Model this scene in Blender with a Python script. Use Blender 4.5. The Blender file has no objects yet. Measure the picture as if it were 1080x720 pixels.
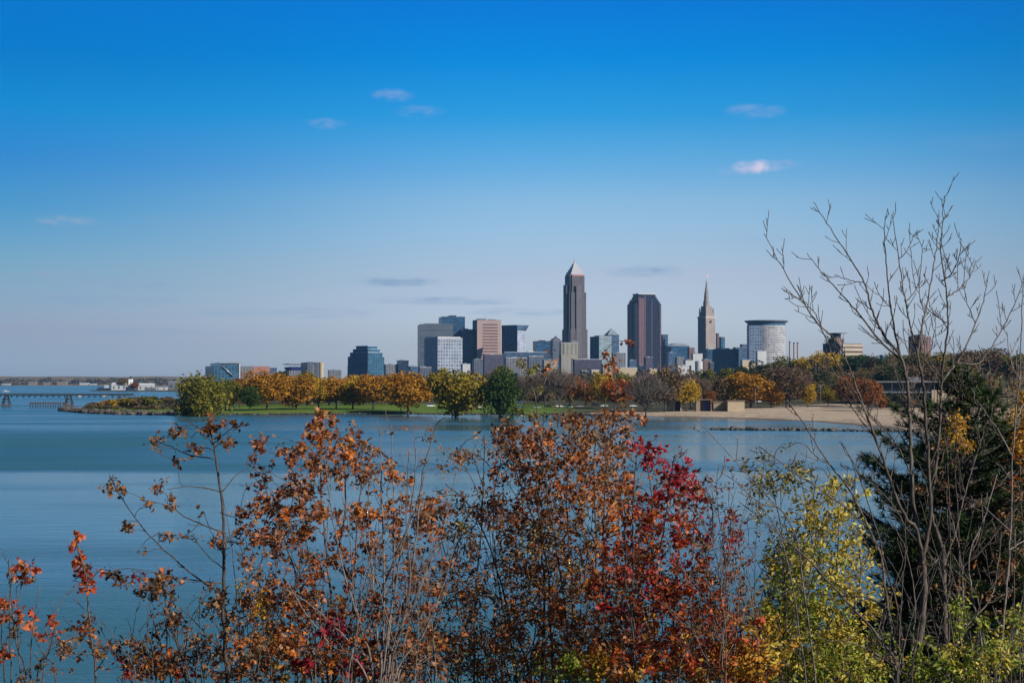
import bpy, math, random
import numpy as np
from mathutils import Vector
SC = bpy.context.scene
COL = SC.collection
R = math.radians
F = 1733.0            # focal length in photo pixels (1080 wide)
H = 18.0              # eye height above the lake
PITCH = math.atan(42 / F)
CP, SP = math.cos(PITCH), math.sin(PITCH)

def P(px, py, Y):
    """the world point seen at photo pixel px,py at depth Y"""
    u = (px - 540) / F; v = (360 - py) / F
    yy = CP - v * SP; zz = SP + v * CP
    return Vector((u * Y / yy, Y, H + zz / yy * Y))
def XP(px, Y): return (px - 540) / F * Y
def ZP(py, Y): return P(540, py, Y).z

# ---------------------------------------------------------------- camera
cam = bpy.data.cameras.new('camera'); co = bpy.data.objects.new('camera', cam); COL.objects.link(co)
cam.sensor_width = 36; cam.lens = 36 * F / 1080; cam.clip_start = 0.1; cam.clip_end = 60000
co.location = (0, 0, H); co.rotation_euler = (math.pi / 2 + PITCH, 0, 0)
SC.camera = co
SC.view_settings.view_transform = 'Standard'; SC.view_settings.look = 'None'
SC.view_settings.exposure = EXPOSURE = 0.42; SC.view_settings.gamma = 1
SC.view_settings.use_curve_mapping = False

# ---------------------------------------------------------------- materials
def nodes(name):
    m = bpy.data.materials.new(name); m.use_nodes = True
    nt = m.node_tree; nt.nodes.clear()
    out = nt.nodes.new('ShaderNodeOutputMaterial')
    return m, nt, out
def N(nt, typ, **kw):
    n = nt.nodes.new(typ)
    for k, v in kw.items(): setattr(n, k, v)
    return n
def L(nt, a, b): nt.links.new(a, b)
def math_(nt, op, a, b=None, c=None):
    n = nt.nodes.new('ShaderNodeMath'); n.operation = op
    for i, x in enumerate((a, b, c)):
        if x is None: continue
        if isinstance(x, (int, float)): n.inputs[i].default_value = x
        else: nt.links.new(x, n.inputs[i])
    return n.outputs[0]
def ramp(nt, fac, stops, interp='LINEAR'):
    r = nt.nodes.new('ShaderNodeValToRGB'); r.color_ramp.interpolation = interp
    el = r.color_ramp.elements
    while len(el) < len(stops): el.new(0.5)
    for e, (p, c) in zip(el, stops):
        e.position = p; e.color = (c[0], c[1], c[2], 1)
    if fac is not None: nt.links.new(fac, r.inputs[0])
    return r.outputs[0]
def mix(nt, fac, a, b, mode='MIX'):
    n = nt.nodes.new('ShaderNodeMix'); n.data_type = 'RGBA'; n.blend_type = mode
    for s, x in ((n.inputs[0], fac), (n.inputs[6], a), (n.inputs[7], b)):
        if isinstance(x, (int, float)): s.default_value = x
        elif isinstance(x, tuple): s.default_value = (x[0], x[1], x[2], 1)
        else: nt.links.new(x, s)
    return n.outputs[2]

_M = {}
def paint(name, col, rough=0.7, metal=0.0, var=0.25, scale=0.4):
    """plain weathered surface: base colour with a soft noise"""
    if name in _M: return _M[name]
    m, nt, out = nodes(name)
    b = N(nt, 'ShaderNodeBsdfPrincipled')
    tc = N(nt, 'ShaderNodeTexCoord'); no = N(nt, 'ShaderNodeTexNoise')
    no.inputs['Scale'].default_value = scale; no.inputs['Detail'].default_value = 5
    L(nt, tc.outputs['Object'], no.inputs['Vector'])
    lo = tuple(c * (1 - var) for c in col); hi = tuple(min(1, c * (1 + var)) for c in col)
    L(nt, ramp(nt, no.outputs[0], [(0.3, lo), (0.7, hi)]), b.inputs['Base Color'])
    b.inputs['Roughness'].default_value = rough; b.inputs['Metallic'].default_value = metal
    L(nt, b.outputs[0], out.inputs[0]); _M[name] = m
    return m

def facade(name, wall, glass, bay=4.0, floor=4.0, fw=0.6, fh=0.6, grough=0.15, gvar=0.5, wrough=0.7):
    """window grid laid out in metres on UV (u along the wall, v up)"""
    if name in _M: return _M[name]
    m, nt, out = nodes(name)
    b = N(nt, 'ShaderNodeBsdfPrincipled')
    uv = N(nt, 'ShaderNodeUVMap'); sep = N(nt, 'ShaderNodeSeparateXYZ'); L(nt, uv.outputs[0], sep.inputs[0])
    u = math_(nt, 'DIVIDE', sep.outputs[0], bay); v = math_(nt, 'DIVIDE', sep.outputs[1], floor)
    fu = math_(nt, 'FRACT', u); fv = math_(nt, 'FRACT', v)
    gu = math_(nt, 'LESS_THAN', math_(nt, 'ABSOLUTE', math_(nt, 'SUBTRACT', fu, 0.5)), fw / 2)
    gv = math_(nt, 'LESS_THAN', math_(nt, 'ABSOLUTE', math_(nt, 'SUBTRACT', fv, 0.5)), fh / 2)
    g = math_(nt, 'MULTIPLY', gu, gv)
    cell = N(nt, 'ShaderNodeCombineXYZ')
    L(nt, math_(nt, 'FLOOR', u), cell.inputs[0]); L(nt, math_(nt, 'FLOOR', v), cell.inputs[1])
    wn = N(nt, 'ShaderNodeTexWhiteNoise', noise_dimensions='2D'); L(nt, cell.outputs[0], wn.inputs['Vector'])
    gc = ramp(nt, wn.outputs['Value'], [(0, tuple(c * (1 - gvar) for c in glass)), (1, tuple(min(1, c * (1 + gvar)) for c in glass))])
    no = N(nt, 'ShaderNodeTexNoise'); no.inputs['Scale'].default_value = 0.06; no.inputs['Detail'].default_value = 6
    L(nt, uv.outputs[0], no.inputs['Vector'])
    wc = ramp(nt, no.outputs[0], [(0.3, tuple(c * 0.82 for c in wall)), (0.7, tuple(min(1, c * 1.15) for c in wall))])
    L(nt, mix(nt, g, wc, gc), b.inputs['Base Color'])
    rr = N(nt, 'ShaderNodeMapRange'); L(nt, g, rr.inputs[0]); rr.inputs[3].default_value = wrough; rr.inputs[4].default_value = grough
    L(nt, rr.outputs[0], b.inputs['Roughness'])
    b.inputs['Specular IOR Level'].default_value = 0.16
    L(nt, b.outputs[0], out.inputs[0]); _M[name] = m
    return m

def leafmat(name, stops, trans=0.3, rough=0.55, spec=0.3):
    """leaf colour picked leaf by leaf from a palette (attribute v)"""
    if name in _M: return _M[name]
    m, nt, out = nodes(name)
    at = N(nt, 'ShaderNodeAttribute', attribute_name='v')
    n = len(stops)
    c = ramp(nt, at.outputs['Fac'], [(i / max(1, n - 1), s) for i, s in enumerate(stops)])
    b = N(nt, 'ShaderNodeBsdfPrincipled'); L(nt, c, b.inputs['Base Color'])
    b.inputs['Roughness'].default_value = rough; b.inputs['Specular IOR Level'].default_value = spec
    t = N(nt, 'ShaderNodeBsdfTranslucent'); L(nt, c, t.inputs[0])
    mx = N(nt, 'ShaderNodeMixShader'); mx.inputs[0].default_value = trans
    L(nt, b.outputs[0], mx.inputs[1]); L(nt, t.outputs[0], mx.inputs[2]); L(nt, mx.outputs[0], out.inputs[0])
    _M[name] = m
    return m

def barkmat(name, col, col2, scale=30):
    if name in _M: return _M[name]
    m, nt, out = nodes(name)
    b = N(nt, 'ShaderNodeBsdfPrincipled'); tc = N(nt, 'ShaderNodeTexCoord')
    mp = N(nt, 'ShaderNodeMapping'); mp.inputs['Scale'].default_value = (1, 1, 0.35); L(nt, tc.outputs['Object'], mp.inputs[0])
    no = N(nt, 'ShaderNodeTexNoise'); no.inputs['Scale'].default_value = scale; no.inputs['Detail'].default_value = 6
    L(nt, mp.outputs[0], no.inputs['Vector'])
    L(nt, ramp(nt, no.outputs[0], [(0.35, col), (0.65, col2)]), b.inputs['Base Color'])
    b.inputs['Roughness'].default_value = 0.8
    L(nt, b.outputs[0], out.inputs[0]); _M[name] = m
    return m

# ---------------------------------------------------------------- objects
def tag(o, label=None, cat=None, group=None, kind=None):
    if label: o['label'] = label
    if cat: o['category'] = cat
    if group: o['group'] = group
    if kind: o['kind'] = kind
    return o
def empty(name, loc=(0, 0, 0), rz=0):
    o = bpy.data.objects.new(name, None); COL.objects.link(o)
    o.location = loc; o.rotation_euler = (0, 0, rz); o.empty_display_size = 1
    return o
def link(name, me, parent=None, loc=None, mat=None):
    o = bpy.data.objects.new(name, me); COL.objects.link(o)
    if parent is not None: o.parent = parent
    if loc is not None: o.location = loc
    if mat is not None:
        if len(me.materials) == 0: me.materials.append(None)
        o.material_slots[0].link = 'OBJECT'; o.material_slots[0].material = mat
    return o

class MB:
    """collects shapes (with UVs in metres for walls) and links them as ONE mesh"""
    def __init__(s): s.v = []; s.f = []; s.uv = []; s.sm = []
    def add(s, vs, fs, uvs=None, smooth=False):
        b = len(s.v); s.v += [tuple(x) for x in vs]
        for i, f in enumerate(fs):
            s.f.append([b + k for k in f]); s.sm.append(smooth)
            s.uv.append(uvs[i] if uvs else [(vs[k][0], vs[k][1]) for k in f])
        return s
    def prism(s, pts, z0, z1, pts1=None, cap=True, smooth=False, u0=0):
        """upright prism over polygon pts (counter-clockwise); pts1: other polygon at the top"""
        n = len(pts); q = pts1 or pts
        vs = [(x, y, z0) for x, y in pts] + [(x, y, z1) for x, y in q]
        fs = []; uvs = []; u = u0
        for i in range(n):
            j = (i + 1) % n
            d = math.hypot(pts[j][0] - pts[i][0], pts[j][1] - pts[i][1])
            fs.append([i, j, n + j, n + i]); uvs.append([(u, z0), (u + d, z0), (u + d, z1), (u, z1)]); u += d
        s.add(vs, fs, uvs, smooth)
        if cap:
            s.add([(x, y, z1) for x, y in q], [list(range(n))])
            s.add([(x, y, z0) for x, y in pts], [list(range(n))[::-1]])
        return s
    def box(s, x0, x1, y0, y1, z0, z1):
        return s.prism([(x0, y0), (x1, y0), (x1, y1), (x0, y1)], z0, z1)
    def taper(s, x0, x1, y0, y1, z0, z1, k=0.5):
        cx, cy = (x0 + x1) / 2, (y0 + y1) / 2
        p = [(x0, y0), (x1, y0), (x1, y1), (x0, y1)]
        return s.prism(p, z0, z1, [(cx + (x - cx) * k, cy + (y - cy) * k) for x, y in p])
    def cyl(s, cx, cy, r, z0, z1, n=24, r1=None):
        r1 = r if r1 is None else r1
        a = [2 * math.pi * i / n for i in range(n)]
        return s.prism([(cx + r * math.cos(t), cy + r * math.sin(t)) for t in a], z0, z1,
                       [(cx + r1 * math.cos(t), cy + r1 * math.sin(t)) for t in a], smooth=False)
    def tube(s, pts, rs, n=6, cap=True):
        pts = [Vector(p) for p in pts]; m = len(pts)
        vs = []
        side = None
        for i, p in enumerate(pts):
            d = (pts[min(i + 1, m - 1)] - pts[max(i - 1, 0)])
            if d.length < 1e-9: d = Vector((0, 0, 1))
            d.normalize()
            if side is None:
                side = d.cross(Vector((0.31, 0.9, 0.2))); 
                if side.length < 1e-3: side = d.cross(Vector((1, 0, 0)))
            side = (side - d * side.dot(d))
            if side.length < 1e-6: side = d.cross(Vector((1, 0.2, 0)))
            side.normalize(); up = d.cross(side)
            r = rs[i] if isinstance(rs, (list, tuple)) else rs
            for k in range(n):
                a = 2 * math.pi * k / n
                vs.append(p + side * (math.cos(a) * r) + up * (math.sin(a) * r))
        fs = [[i * n + k, i * n + (k + 1) % n, (i + 1) * n + (k + 1) % n, (i + 1) * n + k] for i in range(m - 1) for k in range(n)]
        if cap: fs += [list(range(n))[::-1], [(m - 1) * n + k for k in range(n)]]
        return s.add(vs, fs, None, True)
    def mesh(s, name):
        me = bpy.data.meshes.new(name); me.from_pydata(s.v, [], s.f)
        ul = me.uv_layers.new(name='UVMap')
        flat = [c for f in s.uv for p in f for c in p]
        ul.data.foreach_set('uv', flat)
        me.polygons.foreach_set('use_smooth', s.sm)
        me.update(); return me
    def build(s, name, mat, parent=None, loc=None):
        me = s.mesh(name); me.materials.append(mat)
        return link(name, me, parent, loc)

def rock_mesh(specs, seed=1):
    """specs: list of (x,y,z,rx,ry,rz) boulders -> MB of squashed faceted stones"""
    rng = random.Random(seed); mb = MB()
    for (x, y, z, rx, ry, rz) in specs:
        vs = []; n = 6
        for k, (zz, rr) in enumerate(((-0.9, 0.8), (0.0, 1.0), (0.65, 0.7))):
            for i in range(n):
                a = 2 * math.pi * (i + rng.uniform(-.25, .25)) / n
                q = rr * rng.uniform(0.8, 1.15)
                vs.append((x + rx * q * math.cos(a), y + ry * q * math.sin(a), z + rz * (zz + rng.uniform(-.12, .12))))
        fs = [[r * n + i, r * n + (i + 1) % n, (r + 1) * n + (i + 1) % n, (r + 1) * n + i] for r in range(2) for i in range(n)]
        fs += [[2 * n + i for i in range(n)]]
        mb.add(vs, fs)
    return mb

# ---------------------------------------------------------------- light and sky
SUN_EL = R(31); SUN_AZ = R(124)     # azimuth clockwise from +Y (the way the camera looks)
sdir = Vector((math.sin(SUN_AZ) * math.cos(SUN_EL), math.cos(SUN_AZ) * math.cos(SUN_EL), math.sin(SUN_EL)))
sl = bpy.data.lights.new('sun', 'SUN'); sl.energy = 5.0; sl.angle = R(0.5); sl.color = (1.0, 0.93, 0.84)
so = bpy.data.objects.new('sun', sl); COL.objects.link(so); so.location = (0, 0, 400)
so.rotation_euler = (-sdir).to_track_quat('-Z', 'Y').to_euler()

w = bpy.data.worlds.new('World'); SC.world = w; w.use_nodes = True
nt = w.node_tree; nt.nodes.clear()
wo = N(nt, 'ShaderNodeOutputWorld'); bg = N(nt, 'ShaderNodeBackground'); L(nt, bg.outputs[0], wo.inputs[0])
sky = N(nt, 'ShaderNodeTexSky', sky_type='NISHITA'); sky.sun_disc = False
sky.sun_elevation = SUN_EL; sky.sun_rotation = SUN_AZ; sky.altitude = 200
sky.air_density = 1.0; sky.dust_density = 0.6; sky.ozone_density = 3.0
bg.inputs[1].default_value = 0.075
tc = N(nt, 'ShaderNodeTexCoord'); sx = N(nt, 'ShaderNodeSeparateXYZ'); L(nt, tc.outputs['Generated'], sx.inputs[0])
el = sx.outputs[2]
#SKYTAB
SKY_A = [(0.0, (0.4832, 0.6804, 1.2041)), (0.0101, (0.4832, 0.6804, 1.2041)), (0.0296, (0.4375, 0.4725, 0.7775)), (0.0693, (0.2532, 0.5188, 0.7244)), (0.1032, (0.007, 0.4167, 0.7516)), (0.1312, (0.0001, 0.3664, 0.8222)), (0.159, (0.0, 0.4748, 0.8867)), (0.1918, (0.0, 0.4116, 0.8568)), (0.2225, (0.0, 0.4664, 0.9758)), (0.34, (0.03, 0.35, 0.732)), (0.6, (0.16, 0.36, 0.62)), (1.0, (0.32, 0.5, 0.7))]
SKY_C = [(0.0, (1.1025, 1.1054, 1.4733)), (0.0339, (1.1025, 1.1054, 1.4733)), (0.0639, (1.0725, 0.9964, 1.2246)), (0.0913, (0.939, 1.0612, 1.264)), (0.1096, (0.812, 1.0548, 1.2666)), (0.1254, (0.5432, 0.9842, 1.2891)), (0.1384, (0.3634, 0.9421, 1.3063)), (0.1603, (0.1021, 0.8447, 1.3165)), (0.1935, (0.0, 0.7399, 1.3797)), (0.225, (0.0, 0.6212, 1.4031)), (0.34, (0.03, 0.466, 1.052)), (0.6, (0.16, 0.36, 0.62)), (1.0, (0.32, 0.5, 0.7))]
#ENDTAB
def tram(t): return ramp(nt, el, [(p, tuple(min(1, c / 4) for c in k)) for p, k in t])
az_ = math_(nt, 'ARCTAN2', sx.outputs[0], sx.outputs[1])
dz_ = math_(nt, 'DIVIDE', math_(nt, 'SUBTRACT', az_, 0.10), 0.26)
wz_ = math_(nt, 'DIVIDE', 1.0, math_(nt, 'ADD', 1.0, math_(nt, 'POWER', math_(nt, 'ABSOLUTE', dz_), 3.0)))   # the milky part of the sky, towards the city
tint = mix(nt, wz_, tram(SKY_A), tram(SKY_C))
skyc = mix(nt, 1.0, sky.outputs[0], tint, 'MULTIPLY')
vs = N(nt, 'ShaderNodeVectorMath', operation='SCALE'); L(nt, skyc, vs.inputs[0]); vs.inputs['Scale'].default_value = 4.0
skyc = vs.outputs[0]
# small wisps of cloud: soft elliptical patches of noise on the sky dome
def wisp(px, py, wx, wy, amp, col, base, sc=1.0):
    d = (P(px, py, 1000) - Vector((0, 0, H))).normalized()
    az = math.atan2(d.x, d.y)
    A = math_(nt, 'ARCTAN2', sx.outputs[0], sx.outputs[1])
    da = math_(nt, 'MULTIPLY', math_(nt, 'SUBTRACT', A, az), F / wx)
    de = math_(nt, 'MULTIPLY', math_(nt, 'SUBTRACT', el, d.z), F / wy)
    rr = math_(nt, 'ADD', math_(nt, 'MULTIPLY', da, da), math_(nt, 'MULTIPLY', de, de))
    wn_ = N(nt, 'ShaderNodeTexNoise'); wn_.inputs['Scale'].default_value = 60; wn_.inputs['Detail'].default_value = 4; L(nt, tc.outputs['Generated'], wn_.inputs['Vector'])
    rr = math_(nt, 'ADD', rr, math_(nt, 'MULTIPLY', math_(nt, 'SUBTRACT', wn_.outputs[0], 0.5), 1.6))
    fall = math_(nt, 'POWER', math_(nt, 'MAXIMUM', math_(nt, 'SUBTRACT', 1.0, rr), 0.0), 1.3)
    cv = N(nt, 'ShaderNodeCombineXYZ'); L(nt, math_(nt, 'MULTIPLY', da, 1.6 * sc), cv.inputs[0]); L(nt, math_(nt, 'MULTIPLY', de, 0.9 * sc), cv.inputs[1])
    cv.inputs[2].default_value = px * 0.37
    no = N(nt, 'ShaderNodeTexNoise'); no.inputs['Scale'].default_value = 1.3; no.inputs['Detail'].default_value = 5
    L(nt, cv.outputs[0], no.inputs['Vector'])
    k = math_(nt, 'MULTIPLY', fall, math_(nt, 'MAXIMUM', math_(nt, 'SUBTRACT', math_(nt, 'MULTIPLY', no.outputs[0], 2.6), 0.75), 0.0))
    k = math_(nt, 'MINIMUM', math_(nt, 'MULTIPLY', k, amp), 0.9)
    return mix(nt, k, base, col)
W1, W2, W3 = (7.0, 6.3, 7.9), (3.4, 4.3, 7.2), (2.8, 4.1, 6.0)
for a in ((797, 176, 27, 9, 1.25, W1), (824, 174, 24, 6, .5, W2), (776, 180, 24, 6, .4, W2), (800, 117, 42, 9, .5, W2), (414, 101, 24, 8, .5, W2), (345, 130, 26, 7, .4, W2), (440, 118, 36, 8, .3, W2),
          (60, 290, 34, 5, 1.2, W3), (140, 300, 70, 7, 1.2, W3), (70, 233, 34, 7, .9, W3), (420, 297, 62, 6, 1.3, W3), (680, 286, 50, 8, .8, W3),
          (90, 316, 120, 6, 1.1, W3), (470, 317, 90, 6, .9, W3), (300, 330, 120, 7, .6, W3), (560, 330, 80, 6, .6, W3), (150, 350, 120, 6, .5, W3), (790, 256, 60, 14, .2, W3), (1040, 150, 80, 12, .12, W2), (200, 235, 80, 14, .12, W3)):
    skyc = wisp(*a, skyc)
L(nt, skyc, bg.inputs[0])

# ---------------------------------------------------------------- haze
HAZE = 3.0e-5
if HAZE:
    mb = MB(); mb.box(-16500, 16500, -500, 14000, -4.5, 330)
    m, nt, out = nodes('haze_air')
    pv = N(nt, 'ShaderNodeVolumePrincipled'); pv.inputs['Color'].default_value = (0.34, 0.70, 1.0, 1); pv.inputs['Density'].default_value = HAZE
    pv.inputs['Anisotropy'].default_value = 0.3
    L(nt, pv.outputs[0], out.inputs['Volume'])
    tag(mb.build('haze', m), 'thin pale blue haze of air over lake and city', kind='stuff')

# ---------------------------------------------------------------- terrain
def SH(px, py, z=0.0):
    Y = (H - z) * F / (py - 402); return (XP(px, Y), Y)
LAND = [SH(63, 433), SH(90, 435.6), SH(130, 437), SH(185, 437.4), SH(300, 437), SH(420, 436.5), SH(520, 437), SH(600, 437.4), SH(640, 438), SH(700, 439.5),
        SH(780, 441), SH(850, 444), SH(920, 449.5), SH(965, 456), (128, 470), (112, 380), (105, 250), (95, 130), (75, 60), (2500, 60), (9000, 2000), (9000, 12500), (-1500, 12500),
        (XP(175, 6000), 6000), (XP(170, 4200), 4200), (XP(150, 3500), 3500), (XP(92, 3250), 3250), (XP(98, 3000), 3000), (XP(190, 2850), 2850), (XP(205, 2200), 2200),
        (XP(205, 1600), 1600), (XP(178, 1330), 1330), (XP(140, 1200), 1200), (XP(98, 1085), 1085)]
_LP = np.array(LAND)
def sdist(X, Y):
    X = np.asarray(X, float); Y = np.asarray(Y, float)
    best = np.full(X.shape, 1e18); inside = np.zeros(X.shape, bool)
    n = len(_LP)
    for i in range(n):
        ax, ay = _LP[i]; bx, by = _LP[(i + 1) % n]
        dx, dy = bx - ax, by - ay
        t = np.clip(((X - ax) * dx + (Y - ay) * dy) / (dx * dx + dy * dy), 0, 1)
        best = np.minimum(best, (X - ax - t * dx) ** 2 + (Y - ay - t * dy) ** 2)
        c = (ay > Y) != (by > Y)
        with np.errstate(divide='ignore', invalid='ignore'):
            xi = ax + (Y - ay) * dx / (dy if dy else 1e-9)
        inside ^= c & (X < xi)
    return np.where(inside, 1, -1) * np.sqrt(best)
def sst(x, a, b):
    t = np.clip((x - a) / (b - a), 0, 1); return t * t * (3 - 2 * t)
def hgt(X, Y):
    X = np.asarray(X, float); Y = np.asarray(Y, float)
    d = sdist(X, Y); T = X / np.maximum(Y, 1)
    z = np.where(d < 0, np.maximum(d * 0.15, -3), np.minimum(d * 0.10, 1.5))
    z = z + sst(d, 60, 260) * 1.3 * (Y > 500)
    z = z + sst(Y, 1500, 3200) * 9 * (d > 0) * sst(T, -0.20, -0.175)
    z = z + sst(T, 0.13, 0.23) * sst(Y, 1000, 1350) * 19 * (d > 0)
    z = z + sst(X, 112, 190) * (1 - sst(Y, 330, 620)) * 13 * (d > 0)
    return z
def gz(x, y): return float(hgt(np.array([x]), np.array([y]))[0])

ts = np.linspace(-0.62, 1.25, 560)
ys = np.concatenate([np.linspace(60, 540, 60), np.linspace(548, 1120, 150), np.linspace(1130, 1500, 40), np.geomspace(1530, 12400, 60)])
TT, YY = np.meshgrid(ts, ys); XX = TT * YY
ZZ = hgt(XX, YY); DD = sdist(XX, YY)
nr, nc = ZZ.shape
def grid_faces(mask):
    idx = np.arange(nr * nc).reshape(nr, nc)
    a, b, c, d = idx[:-1, :-1], idx[:-1, 1:], idx[1:, 1:], idx[1:, :-1]
    f = np.stack([a, b, c, d], -1)[mask]
    return f.reshape(-1, 4)
cX = (XX[:-1, :-1] + XX[1:, 1:]) / 2; cY = (YY[:-1, :-1] + YY[1:, 1:]) / 2; cD = (DD[:-1, :-1] + DD[1:, 1:]) / 2
cPX = 540 + cX / cY * F
keep = (cD > -25)
sand_w = np.interp(cPX, [560, 610, 690, 760, 860, 960, 1100], [0, 8, 30, 110, 235, 250, 200])
sand = keep & (cPX > 606) & (cY > 540) & (cY < 1120) & (cD < sand_w) & (cD > -25)
lawn = keep & ~sand & (cY > 560) & (cY < np.interp(cPX, [200, 560, 640, 760], [1180, 1120, 1040, 1040])) & (cPX > 60) & (cPX < 600 + 22 * np.sin(cY * .09) + 14 * np.sin(cY * .31)) & (cD > 3)
rest = keep & ~sand & ~lawn
def sheet(name, mask, mat):
    f = grid_faces(mask); used, inv = np.unique(f, return_inverse=True)
    v = np.stack([XX.ravel(), YY.ravel(), ZZ.ravel()], -1)[used]
    me = bpy.data.meshes.new(name); me.from_pydata(v.tolist(), [], inv.reshape(-1, 4).tolist())
    me.polygons.foreach_set('use_smooth', [True] * len(me.polygons)); me.materials.append(mat)
    return tag(link(name, me), kind='structure')
def groundmat(name, c1, c2, c3, s1=0.02, s2=0.3, wet=False):
    m, nt, out = nodes(name); b = N(nt, 'ShaderNodeBsdfPrincipled'); tc = N(nt, 'ShaderNodeTexCoord')
    a = N(nt, 'ShaderNodeTexNoise'); a.inputs['Scale'].default_value = s1; a.inputs['Detail'].default_value = 6
    c = N(nt, 'ShaderNodeTexNoise'); c.inputs['Scale'].default_value = s2; c.inputs['Detail'].default_value = 6
    L(nt, tc.outputs['Object'], a.inputs['Vector']); L(nt, tc.outputs['Object'], c.inputs['Vector'])
    base = ramp(nt, a.outputs[0], [(0.35, c1), (0.65, c2)])
    k = ramp(nt, c.outputs[0], [(0.5, (0, 0, 0)), (0.75, (1, 1, 1))])
    cc = mix(nt, k, base, c3)
    if wet:     # sand stays wet and dark in a strip just above the water, with washed up weed along its edge
        sz_ = N(nt, 'ShaderNodeSeparateXYZ'); L(nt, tc.outputs['Object'], sz_.inputs[0])
        hz = math_(nt, 'ADD', sz_.outputs[2], math_(nt, 'MULTIPLY', math_(nt, 'SUBTRACT', a.outputs[0], 0.5), 0.7))
        mr = N(nt, 'ShaderNodeMapRange'); L(nt, hz, mr.inputs[0]); mr.inputs[1].default_value = 0.25; mr.inputs[2].default_value = 0.5; mr.inputs[3].default_value = 1; mr.inputs[4].default_value = 0
        cc = mix(nt, mr.outputs[0], cc, (0.13, 0.10, 0.075))
        sp2 = N(nt, 'ShaderNodeTexNoise'); sp2.inputs['Scale'].default_value = 0.5; sp2.inputs['Detail'].default_value = 8; L(nt, tc.outputs['Object'], sp2.inputs['Vector'])
        cc = mix(nt, ramp(nt, sp2.outputs[0], [(0.58, (0, 0, 0)), (0.64, (1, 1, 1))]), cc, (0.15, 0.12, 0.085))
    L(nt, cc, b.inputs['Base Color']); b.inputs['Roughness'].default_value = 0.95
    b.inputs['Specular IOR Level'].default_value = 0.1
    L(nt, b.outputs[0], out.inputs[0]); return m
sheet('beach', sand, groundmat('sand', (0.33, 0.255, 0.175), (0.42, 0.33, 0.235), (0.26, 0.20, 0.14), 0.03, 0.15, True))
sheet('lawn', lawn, groundmat('lawn_grass', (0.058, 0.115, 0.010), (0.095, 0.15, 0.016), (0.14, 0.135, 0.03), 0.02, 0.12))
sheet('ground', rest, groundmat('earth', (0.045, 0.045, 0.025), (0.075, 0.065, 0.035), (0.05, 0.06, 0.02)))

# the bank the photographer stands on
bx = np.linspace(-160, 150, 150); by = np.linspace(-60, 112, 130); BX, BY = np.meshgrid(bx, by)
def bankz(X, Y):
    return 16.3 - sst(Y, 2, 50) * 17.6 - np.maximum(0, Y - 50) * 0.1 + 0.25 * np.sin(X * 0.21 + 1.3 * np.sin(Y * .17)) * sst(Y, 2, 12) \
        + sst(X, 5, 17) * sst(Y, 18, 44) * (1 - sst(Y, 68, 108)) * 11.5 * (1 - .12 * np.sin(X * .4 + Y * .23)) + sst(X, 60, 110) * sst(Y, 60, 100) * 4
BZ = bankz(BX, BY)
me = bpy.data.meshes.new('hillside'); n1, n2 = BZ.shape; idx = np.arange(n1 * n2).reshape(n1, n2)
me.from_pydata(np.stack([BX.ravel(), BY.ravel(), BZ.ravel()], -1).tolist(), [], np.stack([idx[:-1, :-1], idx[:-1, 1:], idx[1:, 1:], idx[1:, :-1]], -1).reshape(-1, 4).tolist())
me.materials.append(groundmat('bank_soil', (0.07, 0.06, 0.035), (0.11, 0.09, 0.05), (0.06, 0.08, 0.025), 0.3, 1.5))
tag(link('hillside', me), kind='structure')

# far shore across the harbour mouth
FX = np.linspace(-5200, XP(225, 7400), 200); FY = np.linspace(6600, 12000, 16); FXX, FYY = np.meshgrid(FX, FY)
rs = np.random.RandomState(5)
prof = np.convolve(rs.rand(240), np.ones(12) / 12, 'same')[20:220]
FZ = np.where(FYY < 6700, -1, 3 + sst(FYY, 6900, 8600) * (20 + 34 * prof[None, :]))
me = bpy.data.meshes.new('far_shore'); n1, n2 = FZ.shape; idx = np.arange(n1 * n2).reshape(n1, n2)
me.from_pydata(np.stack([FXX.ravel(), FYY.ravel(), FZ.ravel()], -1).tolist(), [], np.stack([idx[:-1, :-1], idx[:-1, 1:], idx[1:, 1:], idx[1:, :-1]], -1).reshape(-1, 4).tolist())
me.materials.append(groundmat('far_woods_floor', (0.08, 0.075, 0.05), (0.17, 0.12, 0.07), (0.24, 0.20, 0.15), 0.004, 0.02))
tag(link('far_shore', me), kind='structure')

# ---------------------------------------------------------------- lake
m, nt, out = nodes('lake')
b = N(nt, 'ShaderNodeBsdfPrincipled'); tc = N(nt, 'ShaderNodeTexCoord')
b.inputs['IOR'].default_value = 1.33
def noise(scale, sy=1.0, det=4, off=0):
    mp = N(nt, 'ShaderNodeMapping'); mp.inputs['Scale'].default_value = (1, sy, 1); mp.inputs['Location'].default_value = (off, off, 0)
    L(nt, tc.outputs['Object'], mp.inputs[0])
    n = N(nt, 'ShaderNodeTexNoise'); n.inputs['Scale'].default_value = scale; n.inputs['Detail'].default_value = det
    L(nt, mp.outputs[0], n.inputs['Vector']); return n.outputs[0]
big = noise(0.0022, 6.0, 3, 31); mid = noise(0.012, 3.2, 4, 7)
patch = math_(nt, 'ADD', math_(nt, 'MULTIPLY', big, 0.7), math_(nt, 'MULTIPLY', mid, 0.3))
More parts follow.
